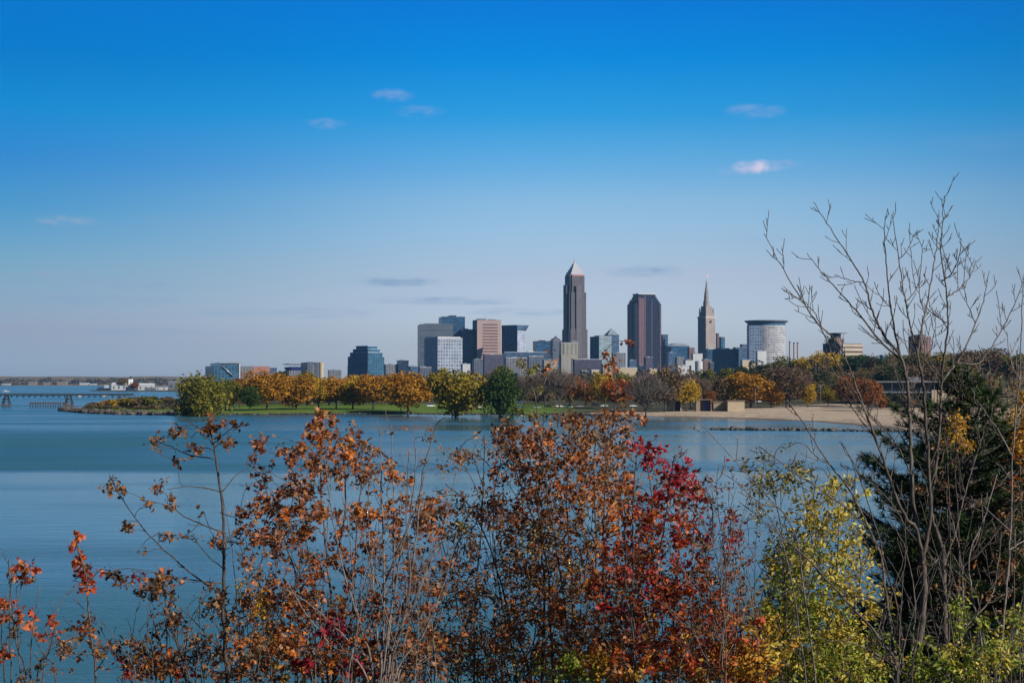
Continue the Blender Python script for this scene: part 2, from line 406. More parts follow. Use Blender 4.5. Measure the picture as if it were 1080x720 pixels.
# wind zones: ruffled water (dark) beyond a long ragged front, calmer bright water on the near side and to the right
sp_ = N(nt, 'ShaderNodeSeparateXYZ'); L(nt, tc.outputs['Object'], sp_.inputs[0]); wx_, wy_ = sp_.outputs[0], sp_.outputs[1]
xr = N(nt, 'ShaderNodeMapRange', interpolation_type='SMOOTHSTEP'); L(nt, wx_, xr.inputs[0]); xr.inputs[1].default_value = -130; xr.inputs[2].default_value = 30; xr.inputs[3].default_value = 0; xr.inputs[4].default_value = 1
frontn = noise(0.012, 0.9, 4, 55)
front = math_(nt, 'ADD', 325, math_(nt, 'MULTIPLY', math_(nt, 'SUBTRACT', frontn, 0.5), 36))
dy_ = math_(nt, 'SUBTRACT', wy_, front)
zr = N(nt, 'ShaderNodeMapRange', interpolation_type='SMOOTHSTEP'); L(nt, dy_, zr.inputs[0]); zr.inputs[1].default_value = -12; zr.inputs[2].default_value = 14
zr.inputs[3].default_value = 0; zr.inputs[4].default_value = 1
fade = math_(nt, 'SUBTRACT', 1.0, math_(nt, 'MULTIPLY', xr.outputs[0], 0.97))
left_ = math_(nt, 'MULTIPLY', zr.outputs[0], fade)
bnd = math_(nt, 'DIVIDE', math_(nt, 'ADD', dy_, -10), 9)
bnd = math_(nt, 'MULTIPLY', math_(nt, 'DIVIDE', 0.42, math_(nt, 'ADD', 1.0, math_(nt, 'MULTIPLY', bnd, bnd))), xr.outputs[0])   # one narrow ruffled band on the right
zsum = math_(nt, 'ADD', left_, bnd)
far_ = N(nt, 'ShaderNodeMapRange', interpolation_type='SMOOTHSTEP'); L(nt, wy_, far_.inputs[0]); far_.inputs[1].default_value = 420; far_.inputs[2].default_value = 700; far_.inputs[3].default_value = 0; far_.inputs[4].default_value = 0.55
near_ = N(nt, 'ShaderNodeMapRange', interpolation_type='SMOOTHSTEP'); L(nt, wy_, near_.inputs[0]); near_.inputs[1].default_value = 100; near_.inputs[2].default_value = 210; near_.inputs[3].default_value = 0.6; near_.inputs[4].default_value = 0
streak = N(nt, 'ShaderNodeMapRange'); L(nt, patch, streak.inputs[0]); streak.inputs[1].default_value = 0.42; streak.inputs[2].default_value = 0.62; streak.inputs[3].default_value = -0.26; streak.inputs[4].default_value = 0.26
wind = math_(nt, 'ADD', math_(nt, 'SUBTRACT', zsum, math_(nt, 'MULTIPLY', far_.outputs[0], left_)), math_(nt, 'ADD', near_.outputs[0], streak.outputs[0]))
wind = math_(nt, 'MINIMUM', math_(nt, 'MAXIMUM', wind, 0.0), 1.0)
rr = N(nt, 'ShaderNodeMapRange'); L(nt, wind, rr.inputs[0]); rr.inputs[3].default_value = 0.10; rr.inputs[4].default_value = 0.40; L(nt, rr.outputs[0], b.inputs['Roughness'])
L(nt, ramp(nt, big, [(0.40, (0.022, 0.085, 0.10)), (0.60, (0.032, 0.11, 0.13))]), b.inputs['Base Color'])
hsum = math_(nt, 'ADD', math_(nt, 'MULTIPLY', noise(0.55, 2.2, 3), 0.5), math_(nt, 'ADD', math_(nt, 'MULTIPLY', noise(1.9, 1.8, 3, 3), 0.3), math_(nt, 'MULTIPLY', noise(0.12, 2.5, 2, 9), 1.0)))
bp = N(nt, 'ShaderNodeBump'); bp.inputs['Distance'].default_value = 0.5; L(nt, hsum, bp.inputs['Height'])
st = N(nt, 'ShaderNodeMapRange'); L(nt, wind, st.inputs[0]); st.inputs[3].default_value = 0.12; st.inputs[4].default_value = 1.2; L(nt, st.outputs[0], bp.inputs['Strength'])
L(nt, bp.outputs[0], b.inputs['Normal']); L(nt, b.outputs[0], out.inputs[0])
mb = MB(); mb.add([(-16000, -400, 0), (16000, -400, 0), (16000, 13500, 0), (-16000, 13500, 0)], [[0, 1, 2, 3]])
tag(mb.build('lake_water', m), kind='structure')

# ================================================================ BUILDINGS
def corner(px0, pxc, px1, D, th):
    """near corner at pixel pxc; left face spans px0..pxc, right face pxc..px1, plan turned by th"""
    a = math.atan((pxc - 540) / F)
    wr = (px1 - pxc) / F * D / max(0.05, math.cos(th + a))
    wl = (pxc - px0) / F * D / max(0.05, abs(math.sin(th + a)))
    return wl, wr
def place(name, label, cat, px0, pxc, px1, D, th, group=None):
    """an Empty at the near corner; +x local runs along the right face, +y away along the left face"""
    wl, wr = corner(px0, pxc, px1, D, th)
    x = XP(pxc, D)
    z = max(0.3, gz(x, D)) - 0.5
    r = empty(name, (x, D, z), th); tag(r, label, cat, group)
    r['_z'] = z
    return r, wl, wr
def HT(py, D, r): return ZP(py, D) - r['_z']

G = dict(
    navy=facade('navy_glass', (0.03, 0.06, 0.11), (0.02, 0.07, 0.14), 6, 4, .8, .7),
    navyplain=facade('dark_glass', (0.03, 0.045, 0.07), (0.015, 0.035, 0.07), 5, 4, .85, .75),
    grey=facade('grey_concrete_bands', (0.10, 0.115, 0.135), (0.05, 0.07, 0.10), 200, 4, 1.1, .45),
    white=facade('white_grid', (0.26, 0.285, 0.33), (0.11, 0.14, 0.20), 6.2, 7.4, .60, .60),
    pale=facade('pale_stone', (0.155, 0.16, 0.175), (0.06, 0.075, 0.10), 5, 4, .45, .5),
    cream=facade('cream_stone', (0.27, 0.23, 0.18), (0.12, 0.12, 0.13), 6, 5, .42, .5),
    greyd=facade('dark_masonry', (0.10, 0.11, 0.14), (0.03, 0.05, 0.08), 5, 4.2, .5, .5),
    brown=facade('brown_brick', (0.16, 0.10, 0.09), (0.05, 0.05, 0.06), 5, 4.0, .5, .5),
    purple=facade('mauve_brick', (0.06, 0.055, 0.08), (0.06, 0.06, 0.10), 6, 4.0, .5, .5),
    pink=facade('pink_granite', (0.30, 0.20, 0.18), (0.16, 0.10, 0.10), 200, 7.2, 1.1, .30),
    pinkp=paint('pink_granite_plain', (0.30, 0.205, 0.185), var=.08, scale=.05),
    key=facade('key_granite', (0.105, 0.088, 0.092), (0.035, 0.045, 0.07), 4.2, 4.1, .42, .6),
    keyl=facade('key_granite_pale', (0.12, 0.105, 0.11), (0.05, 0.065, 0.10), 4.2, 4.1, .42, .6),
    bp=facade('rose_granite', (0.15, 0.085, 0.09), (0.03, 0.04, 0.08), 4.5, 4.2, .45, .55),
    bpg=facade('rose_tower_glass', (0.022, 0.024, 0.045), (0.008, 0.018, 0.05), 4.5, 4.2, .7, .7),
    terra=facade('limestone', (0.28, 0.235, 0.205), (0.10, 0.10, 0.11), 4.0, 4.4, .38, .5),
    drum=facade('silver_grid', (0.36, 0.345, 0.33), (0.19, 0.21, 0.25), 5.5, 5.2, .86, .48),
    drumd=paint('drum_cap', (0.10, 0.12, 0.16), .5),
    greeng=facade('green_glass', (0.20, 0.25, 0.27), (0.11, 0.17, 0.20), 5, 4.2, .7, .6),
    blueg=facade('blue_glass', (0.06, 0.13, 0.19), (0.015, 0.06, 0.11), 6, 4.2, .85, .72, .25),
    slate=facade('slate_glass', (0.07, 0.10, 0.15), (0.04, 0.08, 0.15), 4, 4.2, .8, .7),
    roof=paint('roof_gravel', (0.18, 0.18, 0.19), var=.2, scale=.1),
    wroof=paint('white_membrane', (0.40, 0.41, 0.44), .6, var=.05),
    whitep=paint('white_wall', (0.40, 0.40, 0.40), .7, var=.08, scale=.1),
    creamp=paint('cream_wall', (0.36, 0.285, 0.18), .7, var=.08, scale=.3),
    tanp=paint('tan_wall', (0.20, 0.155, 0.11), .8, var=.15, scale=.3),
    steel=paint('steel', (0.30, 0.31, 0.33), .4, .6),
    orange=paint('faded_orange_seats', (0.26, 0.12, 0.09), .8, var=.2),
    black=paint('dark_metal', (0.03, 0.03, 0.035), .5),
    green=paint('copper_green', (0.16, 0.30, 0.28), .6),
    bluep=paint('blue_canopy', (0.02, 0.03, 0.16), .6),
)
def slab_block(name, label, px0, pxc, px1, py, D, th, mat, roofmat=None, parts=(), cat='building', group=None, base=None):
    """rectangular block: body, roof slab with parapet, rooftop plant boxes given as fractions"""
    r, wl, wr = place(name, label, cat, px0, pxc, px1, D, R(th), group)
    h = HT(py, D, r)
    b = MB(); b.box(0, wr, 0, wl, 0, h); b.build('walls', mat, r)
    p = MB(); t = 0.5; e = 0.25
    p.box(-e, wr + e, -e, wl + e, h + 0.003, h + 0.9); p.build('roof', roofmat or G['roof'], r)
    for (nm, fx0, fx1, fy0, fy1, hpx, m_) in parts:
        hh = hpx / F * D
        q = MB(); q.box(fx0 * wr, fx1 * wr, fy0 * wl, fy1 * wl, h + 0.903, h + 0.9 + hh); q.build(nm, m_, r)
    return r, wl, wr, h

def mansion(*a): return slab_block(*a)

# --- tall pointed granite tower -------------------------------------------------
D = 4000; th = R(21)
r, wl, wr = place('skyscraper', 'tallest tower, grey granite with stepped shoulders and a pointed silver pyramid crown', 'skyscraper', 592.6, 600.6, 621, D, th)
q = lambda py: HT(py, D, r)
S = (wl + wr) / 2; wl = wr = S
def tier(name, inset, z0, z1, m_, par=r, cut=0.0, dx=0, dy=0):
    b = MB(); i = inset; c = cut
    x0, x1, y0, y1 = i, S - i, i, S - i
    pts = [(x0 + c, y0), (x1 - c, y0), (x1 - c, y0 + c), (x1, y0 + c), (x1, y1 - c), (x1 - c, y1 - c), (x1 - c, y1), (x0 + c, y1), (x0 + c, y1 - c), (x0, y1 - c), (x0, y0 + c), (x0 + c, y0 + c)] if c else [(x0, y0), (x1, y0), (x1, y1), (x0, y1)]
    b.prism(pts, z0, z1); return b.build(name, m_, par)
tier('lower_shaft', 0, 0, q(347), G['key'], cut=3)
tier('middle_shaft', 2.2, q(347) + .01, q(308), G['key'], cut=3.5)
tier('upper_shaft', 5, q(308) + .01, q(290.5), G['key'], cut=4)
tier('belt', 5.6, q(290.5) + .01, q(289), paint('red_granite', (0.30, 0.13, 0.11), .6), cut=4)
mb = MB(); mb.box(S * .36, S * .64, -1.6, -0.004, 0, q(300)); mb.build('front_bay', G['keyl'], r)
mb = MB(); mb.box(-1.6, -0.004, S * .3, S * .7, 0, q(300)); mb.build('side_bay', G['keyl'], r)
cr = empty('crown', (0, 0, 0)); cr.parent = r
silver = paint('silver_crown', (0.25, 0.25, 0.28), .6, .0, var=.06, scale=.05)
zz = [289, 286.0, 283.2, 280.4, 277.6]; ins = [8.0, 11.6, 15.0, 18.2, 21]
for k in range(4):
    b = MB(); i0 = min(ins[k], S * .42)
    p = [(i0, i0), (S - i0, i0), (S - i0, S - i0), (i0, S - i0)]; i1 = ins[k] + 1.5
    p1 = [(i1, i1), (S - i1, i1), (S - i1, S - i1), (i1, S - i1)]
    b.prism(p, q(zz[k]) + .01, q(zz[k + 1]), p1)
    b.build('crown_tier', silver, cr)
b = MB(); i0 = 21.5; c = S / 2; b.prism([(i0, i0), (S - i0, i0), (S - i0, S - i0), (i0, S - i0)], q(277.6) + .01, q(273.8), [(c - .6, c - .6), (c + .6, c - .6), (c + .6, c + .6), (c - .6, c + .6)])
b.build('crown_peak', silver, cr)
b = MB(); b.cyl(c, c, .6, q(273.8), q(270.8), 8, .3); b.build('spire', G['steel'], cr)

# --- rose granite tower with chamfered top ------------------------------------
D = 3950; th = R(17)
r, wl, wr = place('skyscraper', 'broad dark tower of rose granite and navy glass with stepped shoulders and flat pale top', 'skyscraper', 661.6, 670, 697.6, D, th)
q = lambda py: HT(py, D, r)
yb = [0, q(320), q(317.5), q(315), q(312.5), q(310)]
for k, i in enumerate((0, 3, 6.2, 9.4, 12)):
    b = MB(); b.box(i, wr - i, i * .6, wl - i * .6, yb[k] + .01, yb[k + 1]); b.build('shaft' if k == 0 else 'setback', G['bpg'], r)
for (a0, a1, y0, zt, m_) in ((.12, .34, -2.2, q(314), G['bp']), (.36, .40, -1.3, q(311), G['bp']), (.62, .645, -1.0, q(316), G['bp']), (.93, .985, -1.5, q(321), G['bp'])):
    b = MB(); b.box(a0 * wr, a1 * wr, y0, -.004, 0, zt); b.build('granite_pier', m_, r)  # widest pier: its paler granite also paints in the sunlit strip
b = MB(); b.box(-1.2, -.004, wl * .35, wl * .62, 0, q(316)); b.build('side_pier', G['bp'], r)
b = MB(); b.box(11, wr - 11, 6.6, wl - 6.6, yb[5] + .01, yb[5] + 2.2); b.build('cornice', paint('pale_stone_cap', (.5, .47, .46)), r)

# --- stone tower with the tiered spire ------------------------------------------
D = 3900; th = R(34)
r, wl, wr = place('spire_tower', 'slender pale limestone tower with tiered wedding cake top and a flag on its spire', 'tower', 736.6, 744.6, 755, D, th)
S = (wl + wr) / 2; q = lambda py: HT(py, D, r); c = S / 2
def sq(h): return [(c - h, c - h), (c + h, c - h), (c + h, c + h), (c - h, c + h)]
b = MB(); b.prism(sq(c), 0, q(334)); b.build('shaft', G['terra'], r)
b = MB(); b.prism(sq(c + .8), q(335.5), q(333.6)); b.build('cornice', paint('limestone_trim', (.36, .31, .27), var=.1), r)
for (py0, py1, h0, h1, n) in ((333.6, 328.6, .84, .84, 4), (328.6, 322.5, .66, .64, 4), (322.5, 317, .50, .48, 8), (317, 312.5, .38, .36, 8)):
    b = MB(); hh = c * h0; k2 = c * h1
    if n == 4: b.prism(sq(hh), q(py0) + .01, q(py1), sq(k2))
    else: b.cyl(c, c, hh * 1.1, q(py0) + .01, q(py1), 12, k2 * 1.1)
    b.build('upper_tier', G['terra'], r)
for (sx_, sy_) in ((-1, -1), (1, -1), (1, 1), (-1, 1)):
    b = MB(); x, y = c + sx_ * c * .78, c + sy_ * c * .78; b.cyl(x, y, 1.9, q(333.6), q(326.5), 8, 1.7); b.cyl(x, y, 1.9, q(326.5) + .01, q(324), 8, .2)
    b.build('corner_turret', G['terra'], r)
lime = paint('spire_stone', (.25, .22, .21), var=.25, scale=.3)
b = MB()
for (y0, y1, r0_, r1_) in ((312.5, 308.6, .34, .33), (308.6, 305.4, .25, .24), (305.4, 302.4, .18, .17), (302.4, 299.2, .12, .10), (299.2, 296.2, .07, .02)):
    b.cyl(c, c, c * r0_, q(y0) + .01, q(y1), 8, c * r1_)
    for k in range(8):
        a = k * math.pi / 4; b.cyl(c + c * r0_ * math.cos(a), c + c * r0_ * math.sin(a), c * .035, q(y0) + .02, q(y1) + 1.6, 5, .1)
sp = b.build('spire', lime, r)
b = MB(); b.cyl(c, c, .35, q(296.5), q(288.5), 6, .2); b.build('flagpole', G['whitep'], r)
b = MB(); b.box(c + .1, c + 5.5, c - .08, c + .08, q(291.5), q(289.2)); b.build('flag', paint('flag_cloth', (.45, .30, .32)), r)
b = MB(); b.cyl(0, 0, 3.2, -.35, .35, 24); me = b.mesh('clock'); me.materials.append(G['black'])
ck = link('clock_face', me, r, (c, -.9, q(339))); ck.rotation_euler = (math.pi / 2, 0, 0)

# --- round white drum building ----------------------------------------------------
D = 3500
cx, rad = XP(811.5, D), 20.6 / F * D
r = empty('drum_building', (cx, D + rad, gz(cx, D)), R(0)); r['_z'] = r.location.z
tag(r, 'wide round building like a drum with silver white window grid and dark overhanging flat rim', 'building')
q = lambda py: HT(py, D, r)
b = MB(); n = 48; b.cyl(0, 0, rad, 0, q(342.6), n); b.build('drum_wall', G['drum'], r)
b = MB(); b.cyl(0, 0, rad - .8, q(342.6) + .01, q(339.6), n); b.build('top_storey', G['blueg'], r)
b = MB(); b.cyl(0, 0, rad + 2.0, q(339.6) + .01, q(338.2), n, rad + 5); b.cyl(0, 0, rad + 5, q(338.2) + .01, q(337.4), n); b.build('rim', G['drumd'], r)
# flat blue glass wall set into the shaded side
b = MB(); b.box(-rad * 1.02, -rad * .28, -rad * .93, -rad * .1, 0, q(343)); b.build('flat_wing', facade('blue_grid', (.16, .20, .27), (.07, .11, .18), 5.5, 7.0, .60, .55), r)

# --- pink court tower ----------------------------------------------------------------
D = 3850
r, wl, wr, h = slab_block('court_tower', 'pink granite office tower with dark shaded left side and rows of horizontal window bands', 498.4, 503.4, 528.6, 337.5, D, 14, G['pinkp'],
                          G['roof'], [('rooftop_plant', .1, .4, .2, .7, 1.3, G['greyd']), ('rooftop_plant', .55, .8, .2, .7, .8, G['greyd'])])
q = lambda py: HT(py, D, r)
b = MB(); b.box(-.3, -.004, 0, wl, 0, h); b.build('side_wall', G['navyplain'], r)  # dark sheet over the left face, its shade put into the colour
for k in range(14):
    py = 341.5 + k * 3.15
    b = MB(); b.box(wr * .22, wr * .86, -.25, -.004, q(py + 1.3), q(py)); b.build('window_band', paint('bronze_glass', (.10, .065, .07), .25), r)
b = MB(); b.box(-.6, -.004, -1.2, 4, 0, q(336.8)); b.build('corner_pier', G['pinkp'], r)
b = MB(); b.cyl(wr * .45, wl * .4, .35, h, h + 12, 6, .15); b.build('antenna', G['steel'], r)

# --- cluster on the left -----------------------------------------------------------------
slab_block('office_block', 'tall grey slab office block with faint horizontal bands behind the white grid building', 440.2, 443, 478, 342, 3700, 6, G['grey'], G['roof'],
           [('rooftop_plant', .15, .6, .2, .8, 1.1, G['greyd'])])
slab_block('office_tower', 'dark navy glass tower rising behind the grey slab office block', 462.5, 466, 490.4, 334.2, 3900, 8, G['navy'], G['black'], [('rooftop_plant', .35, .65, .2, .8, 1.6, G['navyplain'])])
slab_block('office_tower', 'lower navy glass tower wedged between the grid building and the pink tower', 484, 487, 502, 347.5, 3880, 10, G['slate'], G['black'], [('rooftop_plant', .1, .5, .2, .8, .8, G['navyplain'])])
r, wl, wr, h = slab_block('office_building', 'white office building with square window grid in front of the grey slab', 447.2, 461.6, 488, 356.5, 3500, 27, G['white'], G['whitep'])
b = MB(); b.box(.5, wr * .92, .5, wl * .92, h + .92, h + 3.2); b.build('penthouse', G['whitep'], r)
# stepped blue glass building
D = 3300
r, wl, wr = place('stepped_building', 'blue green glass building stepped like a pyramid on both sides', 'building', 366.5, 388, 405.4, D, R(40))
q = lambda py: HT(py, D, r)
st = paint('terrace_edge', (.35, .42, .48))
for k, (py0, py1, f0, f1) in enumerate(((402, 385, -.02, .02), (385, 376, .0, .0), (376, 371.6, .11, .0), (371.6, 368.2, .24, .05), (368.2, 364.8, .38, .1))):
    b = MB(); x1 = wr * (1 - f0); y1 = wl * (1 - f0); z0 = max(0, q(py0))
    b.box(f1 * wr * .4, x1, f1 * wl * .4, y1, z0 + .01, q(py1)); b.build('glass_tier', G['blueg'], r)
    b = MB(); b.box(f1 * wr * .4 + .3, x1 - .3, f1 * wl * .4 + .3, y1 - .3, q(py1) + .01, q(py1) + .9); b.build('terrace', st, r)
# glass wedge with slanted white side
D = 3750
r, wl, wr = place('glass_building', 'blue glass building with an overhanging slanted roof and white gridded right side', 'building', 529, 545.5, 554.6, D, R(52))
q = lambda py: HT(py, D, r)
b = MB(); b.box(0, wr, 0, wl, 0, q(349)); b.build('walls', G['slate'], r)
b = MB(); b.box(.5, wr + .4, -.4, -.004, 0, q(348.5)); b.build('grid_side', facade('white_small_grid', (.34, .37, .43), (.12, .16, .24), 5, 5.5, .6, .6), r)
b = MB(); b.prism([(0, 0), (wr, 0), (wr, wl), (0, wl)], q(349) + .01, q(342.6), [(-.5, -.5), (wr + 6, -5), (wr + 6, wl), (-.5, wl)]); b.build('slanted_roof', G['slate'], r)
slab_block('office_block', 'low wide pale block with white roof edge below the slanted glass building', 530, 532, 577, 371.4, 3500, 5, G['slate'], G['wroof'], [('rooftop_plant', .55, .7, .2, .7, 1.2, G['whitep'])])
slab_block('office_block', 'small dark blue block left of the tallest tower', 562, 565, 580.5, 360, 3700, 12, G['navy'], G['black'], [('rooftop_plant', .3, .7, .2, .7, 1.0, G['navyplain'])])
r, wl, wr, h = slab_block('hotel_tower', 'grey tower with stepped dome top touching the left foot of the tallest tower', 579.5, 583, 592.8, 359, 3820, 16, G['greyd'], G['roof'])
b = MB(); b.box(wr * .15, wr * .85, wl * .15, wl * .85, h + .91, h + 5); b.cyl(wr * .5, wl * .5, wr * .3, h + 5.01, h + 11, 10, wr * .05); b.build('dome', G['greyd'], r)
slab_block('office_block', 'cream stone block with tall window bays at the foot of the tallest tower', 589.5, 592, 609.8, 361.5, 3500, 9, facade('cream_bays', (.25, .235, .19), (.15, .15, .145), 9, 60, .4, .9), G['whitep'],
           [('penthouse', .6, .97, .1, .8, 2.0, G['pale'])])
r, wl, wr, h = slab_block('office_block', 'pale green glass block with white parapet right of the tallest tower', 622.4, 632, 645, 355, 3600, 30, G['greeng'], G['whitep'], [('rooftop_plant', .2, .8, .2, .8, 1.0, G['pale'])])
b = MB(); b.box(-.5, -.004, 0, wl, 0, h); b.build('side_wall', G['slate'], r)
r, wl, wr, h = slab_block('office_tower', 'grey blue tower with a green glass pyramid roof behind the pale green block', 637, 641, 653, 353, 3800, 20, G['slate'], G['roof'])
b = MB(); c1, c2 = wr / 2, wl / 2; b.prism([(1, 1), (wr - 1, 1), (wr - 1, wl - 1), (1, wl - 1)], h + .91, HT(346, 3800, r), [(c1 - .5, c2 - .5), (c1 + .5, c2 - .5), (c1 + .5, c2 + .5), (c1 - .5, c2 + .5)])
b.build('pyramid_roof', G['greeng'], r)
slab_block('office_tower', 'narrow dark tower tucked against the right side of the rose granite tower', 696.5, 699, 704.6, 353, 4000, 15, G['slate'], G['black'])
# dark group between the rose tower and the spire
r, wl, wr, h = slab_block('arched_building', 'dark blue glass building with a low curved roof right of the rose granite tower', 702, 708, 727, 365, 3800, 15, G['navy'], G['black'])
b = MB(); n = 10; pts = [(wr * i / n, h + .91 + math.sin(math.pi * (i / n * .8 + .1)) * 7) for i in range(n + 1)]
b.add([(x, 1, z) for x, z in pts] + [(x, wl - 1, z) for x, z in pts] , [[i, i + 1, n + 2 + i, n + 1 + i] for i in range(n)] + [[i for i in range(n, -1, -1)], [n + 1 + i for i in range(n + 1)]])
b.build('curved_roof', G['steel'], r)
slab_block('office_block', 'brown red brick block beside the curved roof building', 725, 727, 732.6, 366.6, 3700, 15, G['brown'], G['roof'])
slab_block('office_tower', 'thin brown slab just right of the spire tower', 755, 756.5, 758.6, 351.6, 4000, 15, G['brown'], G['roof'])
slab_block('office_tower', 'small bright blue glass tower right of the spire tower', 758.6, 760.5, 764.6, 355.5, 4000, 20, G['blueg'], G['roof'])
slab_block('courthouse_block', 'wide dark navy block spreading below the spire tower', 743.4, 746, 779, 368.2, 3550, 10, G['navy'], G['roof'],
           [('rooftop_plant', .05, .2, .2, .7, .9, G['whitep']), ('rooftop_plant', .35, .5, .2, .7, 1.3, G['whitep']), ('rooftop_plant', .6, .72, .2, .7, 1.0, G['slate'])])
slab_block('office_block', 'stepped dark blue block between the wide navy block and the round drum', 773, 776, 790, 366.5, 3650, 12, G['slate'], G['roof'], [('rooftop_plant', .5, .95, .1, .9, 3.2, G['slate'])])
slab_block('warehouse', 'small plain white box building in front of the round drum', 797.5, 799, 808.4, 370.5, 3000, 12, G['whitep'], G['wroof'])
slab_block('warehouse', 'tiny white roofed block at the lower left corner of the round drum', 781, 783, 791, 380, 2900, 12, G['creamp'], G['wroof'])
for i, (px, lb) in enumerate(((833, 'brick smokestack nearest to the round drum building'), (837.5, 'middle one of three brick smokestacks right of the drum'), (841.3, 'smokestack farthest right of the three by the drum'))):
    D = 3300; x = XP(px, D); z = gz(x, D); r = empty('smokestack', (x, D, z)); tag(r, lb, 'smokestack', 'brick smokestacks right of the round drum')
    b = MB(); rr_ = 1.9; top = ZP(362 if i else 361, D) - z; b.cyl(0, 0, rr_ * 1.15, 0, top, 14, rr_ * .8); b.build('shaft', paint('stack_brick', (.27, .18, .15)), r)
    b = MB(); b.cyl(0, 0, rr_ * 1.05, top + .01, top + 1.8, 14, rr_ * 1.1); b.build('rim', G['black'], r)

# --- low city in front of the towers (px0,pxc,px1,top,D,th,material,roof,label)
low = [
    (405, 407, 420, 384.6, 3200, 12, 'pale', 'roof', 'low pale block right of the stepped glass building'),
    (418.4, 420, 431, 380.4, 3200, 10, 'navyplain', 'black', 'small dark cube shaped office left of the grey slab'),
    (431, 433, 441, 386.6, 3100, 10, 'slate', 'roof', 'low slate blue block against the foot of the grey slab'),
    (441, 443, 455, 387.5, 2900, 8, 'greyd', 'wroof', 'low grey block with white roof under the white grid building'),
    (486, 488, 496, 384, 2950, 10, 'whitep', 'wroof', 'small white block under the lower navy tower'),
    (498, 500, 509, 379, 3000, 10, 'greyd', 'roof', 'dark masonry block at the foot of the pink tower'),
    (509, 511, 531, 374, 3150, 12, 'purple', 'roof', 'mauve brick block overlapping the base of the pink tower'),
    (531, 534, 556, 377.5, 2900, 8, 'pale', 'wroof', 'pale stone block with white roof in front of the slanted glass building'),
    (556, 558, 573, 376, 2850, 8, 'greyd', 'wroof', 'dark masonry block with white roof edge below the small dark blue block'),
    (572, 574, 588, 380, 2700, 12, 'cream', 'roof', 'cream block half hidden by bare trees left of the cream bay building'),
    (604, 606, 635, 379, 3000, 6, 'purple', 'wroof', 'long low mauve building in front of the tallest tower'),
    (612, 614, 620, 391, 2300, 10, 'slate', 'wroof', 'small slate shed under the long mauve building'),
    (622, 624, 632, 390.5, 2250, 15, 'creamp', 'wroof', 'small cream house under the long mauve building'),
    (634, 636, 646, 384, 2900, 12, 'cream', 'roof', 'cream block right of the long mauve building'),
    (645, 647, 660, 372.5, 3300, 10, 'pale', 'roof', 'pale stone block left of the rose granite tower'),
    (648, 650, 672, 388, 2500, 8, 'creamp', 'wroof', 'low cream hall below the rose granite tower'),
    (662, 664, 671, 380, 3000, 10, 'slate', 'roof', 'small slate block at the rose granite tower left foot'),
    (672, 674, 680, 386, 2800, 10, 'navyplain', 'black', 'small black block below the rose granite tower'),
    (679, 681, 689, 377, 3200, 12, 'purple', 'roof', 'mauve block against the rose granite tower base'),
    (683, 685, 693, 389, 2500, 10, 'creamp', 'wroof', 'small yellow cream house below the rose granite tower'),
    (703, 705, 713, 372, 3400, 10, 'slate', 'roof', 'slate block below the curved roof building'),
    (712, 714, 722, 377, 3200, 10, 'pale', 'roof', 'pale block below the curved roof building'),
    (713, 715, 729, 385.8, 2700, 8, 'whitep', 'wroof', 'bright white flat roofed shed left of the white tank'),
    (721, 723, 731, 380, 3000, 10, 'whitep', 'roof', 'white block left of the spire tower foot'),
    (729, 731, 741, 373.2, 3300, 10, 'whitep', 'wroof', 'white block just in front of the spire tower foot'),
    (740, 742, 750, 379.5, 3000, 10, 'brown', 'roof', 'red brown brick block right of the white tank'),
    (747, 749, 753, 382.5, 2800, 10, 'purple', 'roof', 'small mauve block below the wide navy block'),
    (716, 718, 752, 398, 1750, 5, 'slate', 'roof', 'long low slate building behind the beach huts'),
    (790, 792, 797, 382, 2800, 10, 'creamp', 'roof', 'narrow cream block left of the plain white box building'),
    (852, 854, 862, 403, 1500, 5, 'whitep', 'wroof', 'white shed among trees behind the right end of the beach'),
    (928, 931, 938, 375, 1600, 10, 'blueg', 'roof', 'small blue glass house on the wooded hill'),
    (345, 347, 360, 390.5, 2900, 8, 'pale', 'roof', 'low pale block left of the stepped glass building'),
]
for (a, b_, c_, py, D, t, m_, rf, lb) in low:
    slab_block('low_building', lb, a, b_, c_, py, D, t, G[m_], G[rf], [('rooftop_plant', .3, .55, .2, .7, .8, G['steel'])] if D > 2600 else [])
D = 2700; x = XP(737, D); r = empty('storage_tank', (x, D, gz(x, D))); tag(r, 'round white storage tank with domed top below the spire tower', 'tank')
h = ZP(381, D) - r.location.z; b = MB(); b.cyl(0, 0, 6.4, 0, h, 20); b.build('tank_wall', G['whitep'], r); b = MB(); b.cyl(0, 0, 6.6, h + .01, h + 2.2, 20, 1.5); b.build('dome', G['wroof'], r)

# --- stadium -------------------------------------------------------------------------------
D = 2900
r, wl, wr = place('stadium', 'sports stadium with blue glass end stand and a faded orange seating tier', 'stadium', 221, 226, 292, D, R(15))
q = lambda py: HT(py, D, r)
b = MB(); X = wr * (252.5 - 226) / (292 - 226); b.box(0, X, 0, wl * 2, 0, q(385.4)); b.build('glass_stand', G['blueg'], r)
b = MB(); b.box(X * .22, X, .4, wl * 2, q(385.4) + .01, q(383.2)); b.build('upper_deck', G['slate'], r)
b = MB(); b.box(X * .2, X * 1.02, -1.5, wl * 2, q(383.2) + .01, q(382.2)); b.build('roof_canopy', G['steel'], r)
b = MB(); b.tube([(X * .3, -1.2, q(386)), (X * .75, -1.2, q(396.5))], 1.3, 6); b.build('ramp_brace', G['steel'], r)
b = MB(); b.box(X - 1.2, X + .8, -1.4, -.01, 0, q(383.3)); b.build('corner_column', G['whitep'], r)
b = MB(); b.box(X + .81, wr, 2, wl * 2, 0, q(392)); b.build('concourse', G['brown'], r)
b = MB(); b.box(X + .81, X + .8 + (wr - X) * .36, 4, wl * 2, q(392) + .01, q(385.8)); b.build('press_box', G['pale'], r)
